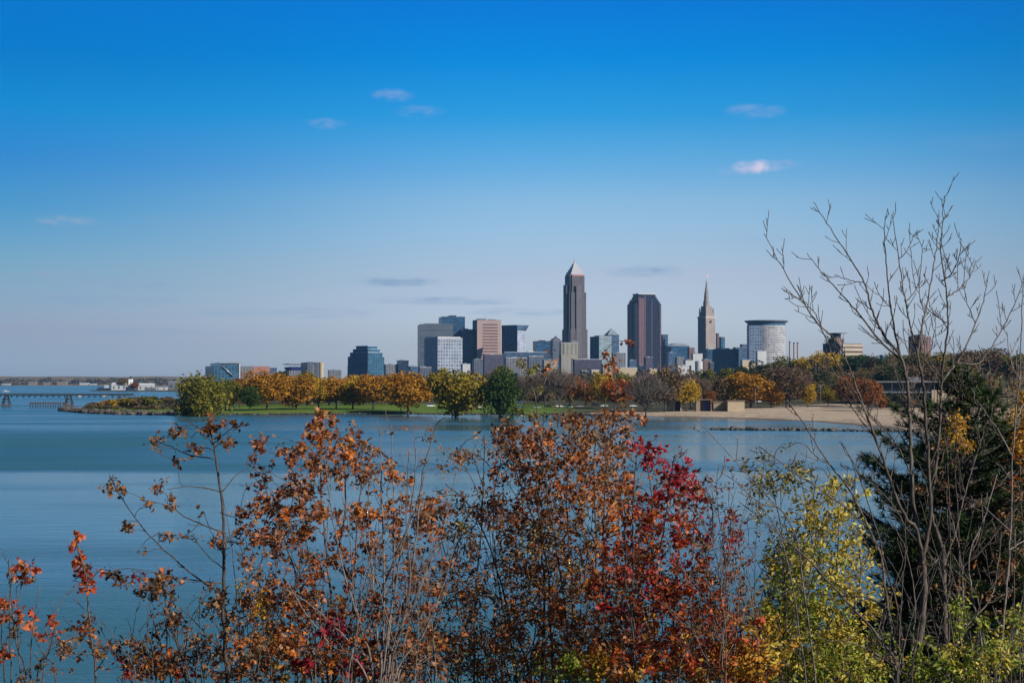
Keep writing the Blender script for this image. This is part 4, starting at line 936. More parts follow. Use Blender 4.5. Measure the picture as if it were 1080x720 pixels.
TREES = [
 # name, label, kind, var, palette, px, width, ytop, ybase, D, group
 ('maple_tree', 'golden crown filling behind, between the stadium seats and the large orange maple', 'round', 3, 'gold', 268, 26, 396, 429, 1090, GL),
 ('maple_tree', 'orange crown in the back row below the grandstand canopy', 'round', 1, 'orange', 303, 30, 394, 428, 1090, GL),
 ('maple_tree', 'green gold crown in the back row left of below the silos', 'broad', 2, 'yolive', 324, 28, 396.5, 428, 1090, GL),
 ('maple_tree', 'gold crown in the back row just right of below the silos', 'round', 4, 'gold', 347, 28, 397, 428, 1090, GL),
 ('maple_tree', 'deep gold crown in the back row below the left foot of the stepped building', 'round', 0, 'orange', 364, 28, 396, 428, 1090, GL),
 ('maple_tree', 'gold crown in the back row below the right foot of the stepped building', 'broad', 0, 'gold', 383, 28, 395, 428, 1090, GL),
 ('maple_tree', 'orange crown in the back row below the low pale block', 'round', 2, 'orange', 411, 30, 393.5, 428, 1090, GL),
 ('willow', 'big round olive green willow ending the tree row beside the rocky point', 'willow', 0, 'willow', 211, 47, 387, 434.5, None, GL),
 ('oak_tree', 'dark green brown tree tucked against the right side of the big olive willow', 'tall', 0, 'olive', 238, 26, 396, 431.5, None, GL),
 ('ash_tree', 'pale olive round tree rising behind the dark tree next to the willow', 'round', 1, 'yolive', 247, 22, 399, 430, None, GL),
 ('oak_tree', 'rust orange tree between the olive willow and the small dark green tree', 'round', 2, 'rust', 253, 20, 398, 429.5, None, GL),
 ('maple_tree', 'large bright orange round maple below the stadium seats', 'round', 0, 'orange', 282, 42, 391, 431.5, None, GL),
 ('linden_tree', 'small dark green rounded tree in front of the large orange maple', 'round', 3, 'green', 264, 22, 404.5, 432, None, GL),
 ('spruce_tree', 'very dark tree top showing between the stadium and the grandstand', 'round', 1, 'dark', 297, 17, 388.5, 425, 1250, GL),
 ('maple_tree', 'mixed green and orange tree just right of the large orange maple', 'broad', 0, 'orange', 313, 34, 394, 431, None, GL),
 ('ash_tree', 'olive tree top below the concrete silos', 'round', 2, 'yolive', 326, 20, 391, 425.5, 1200, GL),
 ('maple_tree', 'golden orange tree below the concrete silos', 'round', 3, 'gold', 336, 30, 394.5, 430.5, None, GL),
 ('maple_tree', 'golden tree with forked trunk left of the stepped glass building', 'tall', 1, 'orange', 355, 28, 393, 430.5, None, GL),
 ('maple_tree', 'low golden tree directly below the stepped glass building', 'broad', 1, 'gold', 372, 30, 394, 430.5, None, GL),
 ('maple_tree', 'tall orange maple just right of below the stepped glass building', 'round', 1, 'orange', 394, 36, 391.5, 431, None, GL),
 ('maple_tree', 'orange brown thinning tree before the small dark cube office', 'thin', 0, 'brown', 423, 22, 397, 432, None, GL),
 ('maple_tree', 'brilliant orange maple ending the golden row left of the big green tree', 'broad', 2, 'orange', 430, 44, 389.5, 433, None, GL),
 ('oak_tree', 'large green gold tree on the lawn below the white grid building', 'round', 4, 'yolive', 481, 49, 382.5, 436, None, GL),
 ('elm_tree', 'yellow green top of a tree behind the dark bottle shaped tree', 'round', 2, 'olive', 531, 22, 384.5, 431, None, GL),
 ('elm_tree', 'dark green bottle shaped tree at the lawn edge below the pink tower', 'tall', 2, 'green', 527, 36, 390, 437, None, GL),
 ('small_tree', 'little dark green tree under the left side of the bottle shaped tree', 'tall', 0, 'dark', 513, 14, 398, 431, None, GL),
 ('bare_tree', 'bare grey tree right of the dark bottle shaped tree', 'bare', 0, 'twig', 553, 34, 391, 428, None, GB),
 ('bare_tree', 'brown bare tree below the small dark blue block', 'bare', 1, 'mtwig', 575, 36, 386, 429, None, GB),
 ('oak_tree', 'rust red tree below the tall pointed tower', 'thin', 1, 'rust', 601, 32, 391, 428, None, GB),
 ('bare_tree', 'bare grey tree with pale leaning trunk below the tall pointed tower', 'bare', 2, 'twig', 590, 34, 384, 430, None, GB),
 ('oak_tree', 'dull red brown low tree right of below the tall pointed tower', 'round', 2, 'rust', 618, 28, 403, 428, None, GB),
 ('maple_tree', 'olive gold thin tree below the pyramid roofed tower', 'thin', 2, 'gold', 638, 28, 392, 430, None, GB),
 ('maple_tree', 'deep orange tree below the gap left of the rose granite tower', 'broad', 3, 'red', 651, 28, 398, 430.5, None, GB),
 ('ash_tree', 'olive thin tree behind the deep orange tree', 'thin', 0, 'olive', 659, 30, 388, 427, 1150, GB),
 ('bare_tree', 'large bare dark tree with thick forked trunk below the rose granite tower', 'bare', 3, 'twig', 681, 46, 388, 436, None, GB),
 ('bare_tree', 'tall bare olive brown tree just right of the forked bare tree', 'bare', 4, 'mtwig', 703, 44, 383, 433, None, GB),
 ('ash_tree', 'sparse gold brown tree in front of the open grey hut', 'thin', 3, 'brown', 701, 44, 384, 433.5, None, GB),
 ('ash_tree', 'small sparse gold tree between the first two beach huts', 'thin', 1, 'gold', 724, 28, 396, 433, None, GB),
 ('bare_tree', 'bare brown tree above the open middle hut', 'bare', 0, 'mtwig', 729, 40, 391, 431, None, GB),
 ('small_tree', 'low rust tree behind the middle beach hut', 'round', 2, 'rust', 748, 13, 411, 427, 960, GB),
 ('ash_tree', 'grey green soft tree left of the golden beach trees', 'round', 3, 'olive', 746, 20, 386.5, 420, 1400, GB),
 ('ash_tree', 'pale green rounded tree below the wide navy block', 'round', 1, 'olive', 766, 22, 385, 420, 1400, GB),
 ('maple_tree', 'olive brown tree behind the long pair of tan huts', 'round', 0, 'brown', 762, 26, 397, 425, None, GB),
 ('maple_tree', 'largest golden orange tree, rising above the tan huts', 'round', 4, 'orange', 792, 44, 388.5, 426.5, None, GB),
 ('maple_tree', 'golden tree reaching out right of the largest golden orange one', 'broad', 0, 'orange', 813, 28, 399, 427, None, GB),
 ('maple_tree', 'low golden tree left of the largest golden orange one', 'broad', 3, 'gold', 776, 26, 397, 426, None, GB),
 ('bare_tree', 'wide round mauve grey bare tree below the round drum', 'bare', 5, 'mtwig', 833, 46, 382.5, 426, None, GB),
 ('oak_tree', 'mauve brown thin crown mixed with the wide bare tree', 'thin', 4, 'brown', 829, 44, 384, 426.5, 985, GB),
 ('maple_tree', 'small gold tree at the right foot of the mauve bare tree', 'round', 2, 'gold', 852, 16, 403, 426, None, GB),
 ('cedar_tree', 'dark tree crown below the left edge of the round drum', 'round', 3, 'dark', 784, 28, 383, 418, 1350, GB),
 ('cedar_tree', 'dark brown green tree below the white box building', 'round', 0, 'dark', 806, 30, 381, 418, 1350, GB),
 ('oak_tree', 'olive tree below the three smokestacks', 'broad', 1, 'olive', 829, 38, 373, 410, 1500, GB),
 ('oak_tree', 'bright yellow gold crown on the hill left of the cream banded building', 'broad', 2, 'yellow', 868, 38, 369, 408, 1450, GB),
 ('oak_tree', 'mustard crown on the hill right of the smokestacks', 'round', 4, 'gold', 850, 26, 373, 408, 1480, GB),
 ('oak_tree', 'olive green crown on the hill just below the dark brick building', 'round', 1, 'olive', 884, 30, 372, 408, 1500, GB),
 ('oak_tree', 'dark green crown on the hill under the cream banded wing', 'broad', 3, 'green', 906, 36, 372.5, 410, 1420, GB),
 ('oak_tree', 'dark green crown on the hill left of the small blue glass house', 'round', 0, 'dark', 922, 24, 376, 410, 1380, GB),
 ('oak_tree', 'olive crown on the hill between the blue glass house and the apartment tower', 'round', 3, 'olive', 944, 28, 371, 408, 1450, GB),
 ('oak_tree', 'olive brown crown on the hill below the apartment tower', 'broad', 0, 'olive', 968, 34, 370.5, 408, 1420, GB),
 ('oak_tree', 'olive crown on the hill right of the apartment tower', 'broad', 1, 'yolive', 995, 34, 369, 408, 1380, GB),
 ('oak_tree', 'brown crown on the hill far right of the apartment tower', 'broad', 2, 'brown', 1022, 34, 367, 408, 1300, GB),
 ('oak_tree', 'mauve brown crown on the hill near the right edge', 'round', 2, 'brown', 1048, 34, 366, 408, 1250, GB),
 ('oak_tree', 'olive brown crown on the hill at the right edge', 'round', 4, 'olive', 1074, 34, 369, 408, 1200, GB),
 ('oak_tree', 'dark red brown tree behind the parked cars left of the pavilion', 'round', 3, 'rust', 897, 34, 394, 424, 1010, GB),
 ('shrub', 'low dark wine coloured bush in front of the left half of the pavilion', 'shrub', 1, 'rust', 928, 16, 411, 425.5, 925, GB),
 ('shrub', 'low dark green bush in front of the middle of the pavilion', 'shrub', 2, 'dark', 944, 15, 412, 425.5, 925, GB),
 ('shrub', 'low red brown bush in front of the pavilion beside the dark green bush', 'shrub', 0, 'brown', 958, 14, 413, 425.5, 925, GB),
 ('oak_tree', 'dark wine coloured tree at the left end of the pavilion', 'broad', 2, 'rust', 916, 26, 398, 424.5, 900, GB),
 ('small_tree', 'small green gold tree behind the road lamp', 'round', 1, 'yolive', 873, 20, 405, 424, 1010, GB),
 ('small_tree', 'dark tree behind the yellow hill crown', 'round', 0, 'dark', 862, 26, 390, 418, 1200, GB),
 ('oak_tree', 'dark green tree filling the slope behind the pavilion roof', 'broad', 0, 'dark', 942, 44, 384, 416, 1050, GB),
 ('oak_tree', 'brown green tree behind the white roof house of the pavilion', 'broad', 3, 'brown', 978, 40, 382, 416, 1050, GB),
 ('oak_tree', 'dull olive tree behind the right end of the pavilion roof', 'broad', 1, 'olive', 1012, 40, 380, 416, 1000, GB),
 ('shrub', 'orange brown shrub nearest the tip of the rocky point', 'shrub', 0, 'rust', 106, 17, 421, 431.5, 985, GP),
 ('shrub', 'green orange shrub second from the tip of the rocky point', 'shrub', 1, 'gold', 118, 19, 419, 431.5, 985, GP),
 ('shrub', 'taller green yellow shrub in the middle of the rocky point', 'shrub', 2, 'yolive', 133, 18, 417, 431.5, 985, GP),
 ('shrub', 'brown orange shrub right of the middle one on the rocky point', 'shrub', 0, 'brown', 147, 18, 415.5, 431, 985, GP),
 ('shrub', 'roundest bright green shrub on the rocky point', 'shrub', 3, 'olive', 161, 17, 415.5, 430.5, 975, GP),
 ('shrub', 'grey brown low scrub between the round green shrub and the willow', 'shrub', 1, 'brown', 179, 14, 416.5, 427, 1150, GP),
 ('shrub', 'low dark shrub under the left edge of the willow', 'shrub', 2, 'dark', 190, 12, 424, 433, 985, GP),
]
for i, (nm, lb, kd, vr, pl, px, w_, yt, yb_, D, g) in enumerate(TREES):
    tree(nm, lb, kd, vr, pl, px, w_, yt, yb_, D, g, rz=i * 2.4, cat='shrub' if nm == 'shrub' else 'tree')

# woods that read as one mass
def wood(label, spots, n_each, size, palname, seed, cname='woods'):
    rng = np.random.default_rng(seed); P_ = []; V_ = []
    for (x, y, z, w_, h_) in spots:
        k = 9; d = rng.normal(size=(k, 3)); d /= np.linalg.norm(d, axis=1)[:, None]
        C = np.array([x, y, z + h_ * .58]) + d * np.array([w_ / 2, w_ / 2, h_ * .38]) * .6
        tone = rng.uniform(0, 1)
        ci = rng.integers(0, k, n_each)
        p = rng.normal(size=(n_each, 3)); p /= np.linalg.norm(p, axis=1)[:, None]
        P_.append(C[ci] + p * np.array([w_, w_, h_ * .8]) * .24); V_.append(np.clip(tone + rng.uniform(-.2, .2, n_each), 0, 1))
    pts = np.concatenate(P_); v = np.concatenate(V_)
    V, Fq = leaf_quads(rng, pts, size)
    o = link(cname, pymesh(cname, V, Fq, np.repeat(v, 4)), mat=leafmat('wood_' + palname, WP[palname], .2, .9, .05))
    tag(o, label, kind='stuff'); return o
WP = dict(mixed=[(.04, .05, .018), (.08, .08, .022), (.17, .10, .03), (.11, .075, .04), (.07, .06, .025), (.20, .12, .025), (.10, .07, .05), (.13, .085, .045)],
          city=[(.09, .07, .055), (.13, .085, .05), (.07, .065, .035), (.10, .08, .06), (.15, .09, .035)],
          far=[(.07, .06, .05), (.11, .08, .06), (.06, .06, .04), (.15, .10, .06)])
rng = random.Random(11)
def spots(n, p0, p1, d0, d1, wd, ht):
    o = []
    for _ in range(n):
        D = rng.uniform(d0, d1); x = XP(rng.uniform(p0, p1), D); o.append((x, D, gz(x, D), rng.uniform(*wd), rng.uniform(*ht)))
    return o
wood('mixed autumn woods covering the hill behind the beach', spots(150, 850, 1290, 1330, 1750, (12, 19), (10, 17)) + spots(40, 1000, 1290, 1000, 1300, (12, 18), (9, 15)), 260, 1.5, 'mixed', 3)
wood('brown and olive trees filling the flat city land below the towers', spots(130, 430, 860, 1500, 2400, (10, 17), (8, 13)) + spots(60, 200, 440, 1450, 2300, (10, 16), (7, 12)) + spots(120, 490, 870, 1300, 1900, (14, 22), (19, 27)), 210, 1.7, 'city', 4)
wood('low wooded line along the far shore', [(XP(rng.uniform(-200, 205), 7000), rng.uniform(6900, 7400), 2, rng.uniform(40, 90), rng.uniform(10, 32)) for _ in range(170)], 60, 9, 'far', 5)
wood('small brown trees between the harbour sheds on the point', spots(26, 118, 192, 3080, 3300, (9, 15), (8, 14)), 90, 1.8, 'city', 6)
wood('low brown and green scrub covering the rocky point', [(XP(px_, d_), d_, 1.2, rng.uniform(4, 8), rng.uniform(2, 4.5)) for px_, d_ in [(rng.uniform(92, 190), rng.uniform(955, 1010)) for _ in range(46)]], 110, .7, 'city', 12)
wood('low scrub behind the lawn under the golden trees', spots(170, 225, 560, 1150, 1330, (8, 14), (6, 10)) + spots(80, 560, 760, 1060, 1250, (8, 14), (6, 10)), 130, 1.2, 'mixed', 8)
wood('dark undergrowth behind the beach car park', spots(120, 740, 1010, 1050, 1330, (9, 16), (6, 12)), 200, 1.2, 'mixed', 9)
tree('bushy_tree', 'brown bushy tree left of the white lighthouse tower', 'round', 1, 'brown', 129.5, 12, 397.5, 410.5, 3090)
tree('bushy_tree', 'small orange brown tree between the lighthouse tower and long shed', 'round', 2, 'rust', 142, 9, 402.5, 411, 3040)

# ---------------------------------------------------------------- shore rocks
rk = paint('shore_rock', (.075, .060, .05), .9, var=.5, scale=.25)
rng = random.Random(21); sp = []
def along(pts, step, jit, sz, zz=.2, keep=1.0):
    for (ax, ay), (bx_, by_) in zip(pts[:-1], pts[1:]):
        d = math.hypot(bx_ - ax, by_ - ay); n = int(d / step)
        for i in range(n):
            if rng.random() > keep: continue
            t = (i + rng.random()) / n; s = rng.uniform(*sz)
            x, y = ax + (bx_ - ax) * t, ay + (by_ - ay) * t
            j = rng.uniform(0, jit)
            sp.append((x + rng.uniform(-.6, .6), y + j, zz + j * .12 + rng.uniform(-.1, .3), s * rng.uniform(.8, 1.5), s, s * rng.uniform(.5, .8)))
sp_pts = [(a, b) for a, b in LAND[:10]]
along(sp_pts[:4], .8, 9, (.8, 2.1), .5); along(sp_pts[3:9], 1.0, 4, (.4, .9), .15); along(sp_pts[:2][::-1] + [LAND[-1]], 1.2, 6, (.6, 1.3), .3)
tag(rock_mesh(sp, 2).build('shore_rocks', rk), 'tumbled grey brown rocks edging the point and the lawn', kind='stuff')
sp = []; br = [(XP(752, 612), 612), (XP(800, 604), 604), (XP(860, 598), 598), (XP(930, 590), 590), (XP(975, 584), 584)]
along(br, .62, 3.4, (.5, 1.15), .12, .93)
o = rock_mesh(sp, 4).build('breakwater', paint('wet_rock', (.05, .045, .035), .6, var=.5, scale=.4)); tag(o, 'low dark rock breakwater line in the water off the beach', 'breakwater')
sp = [(XP(px, 606), 606, .5, 1.5, 1.2, .8) for px in (768, 772, 775, 786)]
# dark wet strip of stones at the lawn edge
sp = []
along(sp_pts[3:9], .6, 2.4, (.4, .85), .12)
tag(rock_mesh(sp, 7).build('wet_stones', paint('wet_stone', (.035, .035, .03), .5, var=.4, scale=.4)), 'dark wet stones at the waterline of the lawn', kind='stuff')

# ---------------------------------------------------------------- cars
def car_parts(r, col, dark, van=False):
    Lc, Wc = (4.6, 1.8) if not van else (5.2, 2.0); hb = .95 if not van else 1.15; top = 1.48 if not van else 2.2
    prof = [(-Lc / 2, .35), (Lc / 2 - .05, .35), (Lc / 2, .62), (Lc / 2 - .5, .86), (Lc * .22, hb), (-Lc * .36, hb), (-Lc / 2, hb - .05)]
    def ext(mb, pr, w2, w3=None):
        n = len(pr); w3 = w3 or w2
        vs = [(x, -w2, z) for x, z in pr] + [(x, w2, z) for x, z in pr]
        mb.add(vs, [list(range(n)), [2 * n - 1 - i for i in range(n)]] + [[i, n + i, n + (i + 1) % n, (i + 1) % n] for i in range(n)])
    b = MB(); ext(b, prof, Wc / 2); b.build('body', col, r)
    c0, c1 = (-Lc * .38, Lc * .22) if not van else (-Lc * .49, Lc * .33)
    cab = [(c0, hb + .004), (c1, hb + .004), (c1 - .75, top), (c0 + (.5 if not van else .06), top)]
    b = MB(); ext(b, cab, Wc / 2 - .14); b.build('windows', dark, r)
    b = MB(); b.box(c0 + .45 if not van else c0 + .05, c1 - .7, -Wc / 2 + .12, Wc / 2 - .12, top + .004, top + .06); b.build('roof', col, r)
    for x in (-Lc * .3, Lc * .31):
        for y in (-1, 1):
            b = MB(); a = [(x + .33 * math.cos(t * math.pi / 6), .33 + .33 * math.sin(t * math.pi / 6)) for t in range(12)]
            y0, y1 = (y * Wc / 2 - .1, y * Wc / 2 + .03)
            b.add([(p, y0, q_) for p, q_ in a] + [(p, y1, q_) for p, q_ in a], [list(range(12)), list(range(23, 11, -1))] + [[i, 12 + i, 12 + (i + 1) % 12, (i + 1) % 12] for i in range(12)])
            b.build('wheel', G['black'], r)
carc = {'white': paint('car_white', (.75, .75, .76), .3, var=.03), 'silver': paint('car_silver', (.40, .41, .43), .3, .4, var=.03), 'black': paint('car_black', (.015, .015, .018), .25, var=.03),
        'blue': paint('car_blue', (.03, .06, .16), .3, var=.03), 'red': paint('car_red', (.28, .02, .02), .3, var=.03)}
glassd = paint('car_glass', (.015, .02, .025), .1, var=.02)
CP_ = {}
def kids(o): return [c for c in bpy.data.objects if c.parent == o]
def car(px, py, cname, van, rz, label, D=None):
    D = D or (H - 3.0) * F / (py - 402)
    x = XP(px, D); z = gz(x, D) + .02
    k = (cname, van)
    if k not in CP_:
        r = empty('parked_car', (x, D, z), R(rz)); car_parts(r, carc[cname], glassd, van); CP_[k] = (r, kids(r))
    else:
        s, ch = CP_[k]; r = s.copy(); COL.objects.link(r); r.location = (x, D, z); r.rotation_euler = (0, 0, R(rz))
        for c in ch:
            d = c.copy(); COL.objects.link(d); d.parent = r
    tag(r, label, 'van' if van else 'car', 'cars parked along the park road')
for a in ((567, 428.2, 'silver', 0, 4, 'silver car parked under the first bare tree right of the gazebo'), (579, 427.6, 'black', 0, 2, 'black car parked left of the white van row'),
          (590, 427.5, 'white', 1, 0, 'white van parked below the tall pointed tower'), (600.5, 427.9, 'white', 0, 3, 'white car parked just right of the white van'),
          (612, 427.5, 'silver', 0, 0, 'silver car third in the row right of the white van'), (628, 427, 'black', 1, 2, 'black van parked left of the deep orange tree'),
          (637.5, 427.2, 'white', 0, -3, 'white car parked just right of the black van'), (649, 427, 'blue', 0, 0, 'blue car under the deep orange tree'),
          (668, 427.3, 'white', 0, 0, 'white car left of the thick forked bare trunk'), (690, 426, 'white', 1, 0, 'white van right of the thick forked bare trunk'),
          (800, 424.8, 'white', 0, 0, 'white car parked under the largest golden tree'), (809.5, 424.7, 'black', 0, 2, 'black car parked right of the white one under golden branches'),
          (821, 424.5, 'silver', 0, 0, 'silver car parked left of the mauve bare tree'), (845, 424.4, 'white', 0, 0, 'white car right of the mauve bare tree trunk'),
          (858, 424, 'blue', 0, 0, 'blue car parked just left of the road lamp'), (870, 424.4, 'black', 0, 0, 'black car parked just right of the road lamp'),
          (882, 424.6, 'red', 0, 0, 'red car parked among dark cars left of the pavilion'), (893, 424.8, 'white', 0, 0, 'white car nearest the pavilion but one'),
          (905, 425, 'silver', 0, 0, 'silver car parked closest to the pavilion'), (504, 427.8, 'white', 0, 0, 'white car on the road left of the bottle shaped tree'),
          (494, 427.7, 'silver', 0, 0, 'silver car beside the white one left of the bottle shaped tree'), (455, 427, 'white', 1, 0, 'white van behind the big green gold tree')):
    car(*a)
# lamps
def lamp(px, ytop, D, label):
    x = XP(px, D); z = gz(x, D); r = empty('street_lamp', (x, D, z)); tag(r, label, 'street lamp', 'street lamps of the park road')
    h = ZP(ytop, D) - z
    b = MB(); b.tube([(0, 0, 0), (0, 0, h * .94), (0, 0, h)], [.16, .11, .09], 8); b.build('pole', G['steel'], r)
    b = MB(); b.tube([(0, 0, h), (.7, 0, h + .35), (1.5, 0, h + .4)], [.08, .06, .05], 6); b.build('arm', G['steel'], r)
    b = MB(); b.taper(1.3, 2.2, -.22, .22, h + .28, h + .45, .6); b.build('lamp_head', G['steel'], r)
lamp(865.5, 406, 960, 'tall grey street lamp behind the beach left of the pavilion')
lamp(796.5, 410, 960, 'grey street lamp under the largest golden tree')
lamp(617, 404, 1010, 'grey street lamp by the road below the tall pointed tower')
lamp(699, 409, 960, 'grey street lamp right of the thick forked bare trunk')

# ================================================================ NEAR PLANTS
def oval_template():
    V = np.array([(0, 0, 0), (-.26, .30, .07), (-.24, .68, .05), (0, 1, -.10), (.24, .68, .05), (.26, .30, .07)], float)
    return V, [(0, 3, 2, 1), (0, 5, 4, 3)]
def lobed_template():
    # pointed five lobed leaf, folded along the middle
    o = [(0, 0, 0), (.16, .12, .03), (.50, .10, .06), (.30, .36, .06), (.52, .66, .04), (.20, .60, .04), (0, 1.0, -.10)]
    l = [(-x, y, z) for x, y, z in o[1:-1]]
    V = np.array(o + l, float)      # 0 base, 1..5 right, 6 tip, 7..11 left
    return V, [(0, 1, 2, 3), (0, 3, 5, 6), (3, 4, 5, 5), (0, 8 + 1, 8, 7), (0, 6, 11, 9), (9, 11, 10, 10)]
def fill_leaves(rng, pts, dirs, size, tmpl, droop=.35):
    V, Fq = tmpl; n = len(pts)
    Fq = np.array(Fq)
    y = dirs + rng.normal(size=(n, 3)) * .55; y[:, 2] -= droop; y /= np.linalg.norm(y, axis=1)[:, None]
    x = np.cross(y, rng.normal(size=(n, 3)) + np.array([0, 0, .8])); x /= np.linalg.norm(x, axis=1)[:, None]
    z = np.cross(x, y)
    s = size * rng.uniform(.5, 1.35, n)
    curl = rng.uniform(.3, 3.2, n)
    W_ = V[None, :, :].repeat(n, 0).copy(); W_[:, :, 2] *= curl[:, None]; W_[:, :, 0] *= rng.uniform(.6, 1.1, n)[:, None]
    out = pts[:, None, :] + s[:, None, None] * (W_[:, :, 0:1] * x[:, None, :] + W_[:, :, 1:2] * y[:, None, :] + W_[:, :, 2:3] * z[:, None, :])
    return out.reshape(-1, 3), (Fq[None] + (np.arange(n) * len(V))[:, None, None]).reshape(-1, 4), len(V)
def leaf_mesh(name, V, Fq, v):
    """faces whose last two corners repeat are triangles"""
    tri = Fq[:, 2] == Fq[:, 3]
    me = bpy.data.meshes.new(name); me.vertices.add(len(V)); me.vertices.foreach_set('co', V.astype(np.float32).ravel())
    loops = np.concatenate([Fq[~tri].ravel(), Fq[tri][:, :3].ravel()]); nq = (~tri).sum(); nt_ = tri.sum()
    me.loops.add(len(loops)); me.loops.foreach_set('vertex_index', loops.astype(np.int32))
    me.polygons.add(int(nq + nt_)); me.polygons.foreach_set('loop_start', np.concatenate([np.arange(nq) * 4, nq * 4 + np.arange(nt_) * 3]).astype(np.int32))
    me.update(calc_edges=True)
    at = me.attributes.new('v', 'FLOAT', 'POINT'); at.data.foreach_set('value', v.astype(np.float32))
    return me

def bez(pts, n=6):
    """smooth polyline through traced points (Catmull-Rom)"""
    pts = [np.array(p, float) for p in pts]; out = []
    for i in range(len(pts) - 1):
        p0 = pts[max(i - 1, 0)]; p1 = pts[i]; p2 = pts[i + 1]; p3 = pts[min(i + 2, len(pts) - 1)]
        for k in range(n):
            t = k / n; out.append(.5 * ((2 * p1) + (-p0 + p2) * t + (2 * p0 - 5 * p1 + 4 * p2 - p3) * t * t + (-p0 + 3 * p1 - 3 * p2 + p3) * t ** 3))
    out.append(pts[-1]); return out

class Plant:
    """stems follow traced lines; every leaf cluster grows a twig from the nearest wood below it"""
    def __init__(s, D, seed, dens=1.0):
        s.dens = dens
        s.D = D; s.rng = np.random.default_rng(seed); s.wood = MB(); s.pos = []; s.rad = []; s.dir = []
        s.lv = {}
    def px(s, v): return v / F * s.D
    def stem(s, pts, w0, w1, dd0=0.0, dd1=None, n=6, sides=7, ground=True):
        """pts in photo pixels bottom to top, widths in pixels; dd: depth offset in metres at foot and tip"""
        dd1 = dd0 + s.rng.uniform(-.5, .5) if dd1 is None else dd1
        m = len(pts); P3 = []
        for i, (x, y) in enumerate(pts):
            t = i / max(1, m - 1); P3.append(P(x, y, s.D + dd0 + (dd1 - dd0) * t))
        if ground and pts[0][1] > 630:
            x, y, z = P3[0]; fx = x + (P3[0][0] - P3[1][0]) * .8; fy = y + .1; gzv = float(bankz(np.array(fx), np.array(fy)))
            P3 = [Vector((fx, fy, min(gzv - .05, z - .2)))] + P3
        C = bez(P3, n); L_ = len(C)
        wig = s.rng.normal(size=(L_, 3)) * s.px(.4)
        C = [c + w_ for c, w_ in zip(C, wig)]
        rs = [s.px((w0 + (w1 - w0) * (i / (L_ - 1)) ** .8) / 2) for i in range(L_)]
        s.wood.tube(C, rs, sides)
        for i, c in enumerate(C):
            d = C[min(i + 1, L_ - 1)] - C[max(i - 1, 0)]; d = d / (np.linalg.norm(d) + 1e-9)
            s.pos.append(c); s.rad.append(rs[i]); s.dir.append(d)
        return C, rs
    def twigs(s, C, rs, every=3, ln=(18, 42), ang=.75, sub=True, start=.25):
        """alternate side twigs curving upward, each with a few shorter ones and buds"""
        side = 1
        for i in range(int(len(C) * start), len(C) - 1, every):
            if s.rng.random() < .2: continue
            side = -side; d = C[min(i + 1, len(C) - 1)] - C[i - 1]; d = d / (np.linalg.norm(d) + 1e-9)
            ax = np.array([side * d[2], s.rng.uniform(-.7, .7), -side * d[0]]); ax /= np.linalg.norm(ax) + 1e-9
            u = d * math.cos(ang) + ax * math.sin(ang); l_ = s.px(s.rng.uniform(*ln))
            r0 = min(rs[i] * .6, s.px(1.25)); p = C[i]; pts = [p]; k = 5
            for j in range(k):
                u = u + np.array([0, 0, .13]) + s.rng.normal(size=3) * .09; u /= np.linalg.norm(u); p = p + u * l_ / k; pts.append(p)
            s.wood.tube(pts, [max(r0 * (1 - .75 * j / k), s.px(.34)) for j in range(k + 1)], 5)
            for j in range(1, k + 1): s.pos.append(pts[j]); s.rad.append(r0 * .6); s.dir.append(u)
            if sub:
                for j in range(1, k):
                    if s.rng.random() < .5: continue
                    a = np.array([s.rng.uniform(-1, 1), s.rng.uniform(-1, 1), s.rng.uniform(.1, 1)]); a = a / np.linalg.norm(a)
                    e = pts[j] + (a * .6 + u * .6) * s.px(s.rng.uniform(4, 13)); s.wood.tube([pts[j], (pts[j] + e) / 2 + a * .004, e], [max(r0 * .45, s.px(.33))] * 3, 4)
    def side(s, C, rs, n, ln=(40, 95), ang=.55):
        """secondary branches with their own twigs"""
        for q in range(n):
            i = int(s.rng.uniform(.15, .6) * (len(C) - 1)); d = C[i + 1] - C[i - 1] if i else C[1] - C[0]; d = d / (np.linalg.norm(d) + 1e-9)
            sg = 1 if q % 2 else -1; ax = np.array([sg * d[2], s.rng.uniform(-.8, .8), -sg * d[0]]); ax /= np.linalg.norm(ax) + 1e-9
            u = d * math.cos(ang) + ax * math.sin(ang); l_ = s.px(s.rng.uniform(*ln)); r0 = min(rs[i] * .5, s.px(1.0)); p = C[i]; pts = [p]; k = 9
            for j in range(k):
                u = u + np.array([0, 0, .10]) + s.rng.normal(size=3) * .07; u /= np.linalg.norm(u); p = p + u * l_ / k; pts.append(p)
            rr_ = [max(r0 * (1 - .72 * j / k), s.px(.4)) for j in range(k + 1)]; s.wood.tube(pts, rr_, 5)
            s.twigs(pts, rr_, 2, (5, 18), .75, False, .15)
    def brush(s, n, x0, x1, ybot=724, ytop=(560, 640), w=(.9, 2.0), sp=62, dd=.9):
        """thin upright shoots filling the plant"""
        for _ in range(n):
            x = s.rng.uniform(x0, x1); t = s.rng.uniform(*ytop); k = s.rng.uniform(-sp, sp); h = ybot - t; d = s.rng.uniform(-dd, dd)
            C, rs = s.stem([(x, ybot), (x + k * .2 + s.rng.uniform(-4, 4), ybot - h * .35), (x + k * .55 + s.rng.uniform(-4, 4), ybot - h * .7), (x + k, t)], s.rng.uniform(*w), .6, d, d + s.rng.uniform(-.3, .3), sides=5)
            s.twigs(C, rs, 4, (8, 30), .65, False, .25)
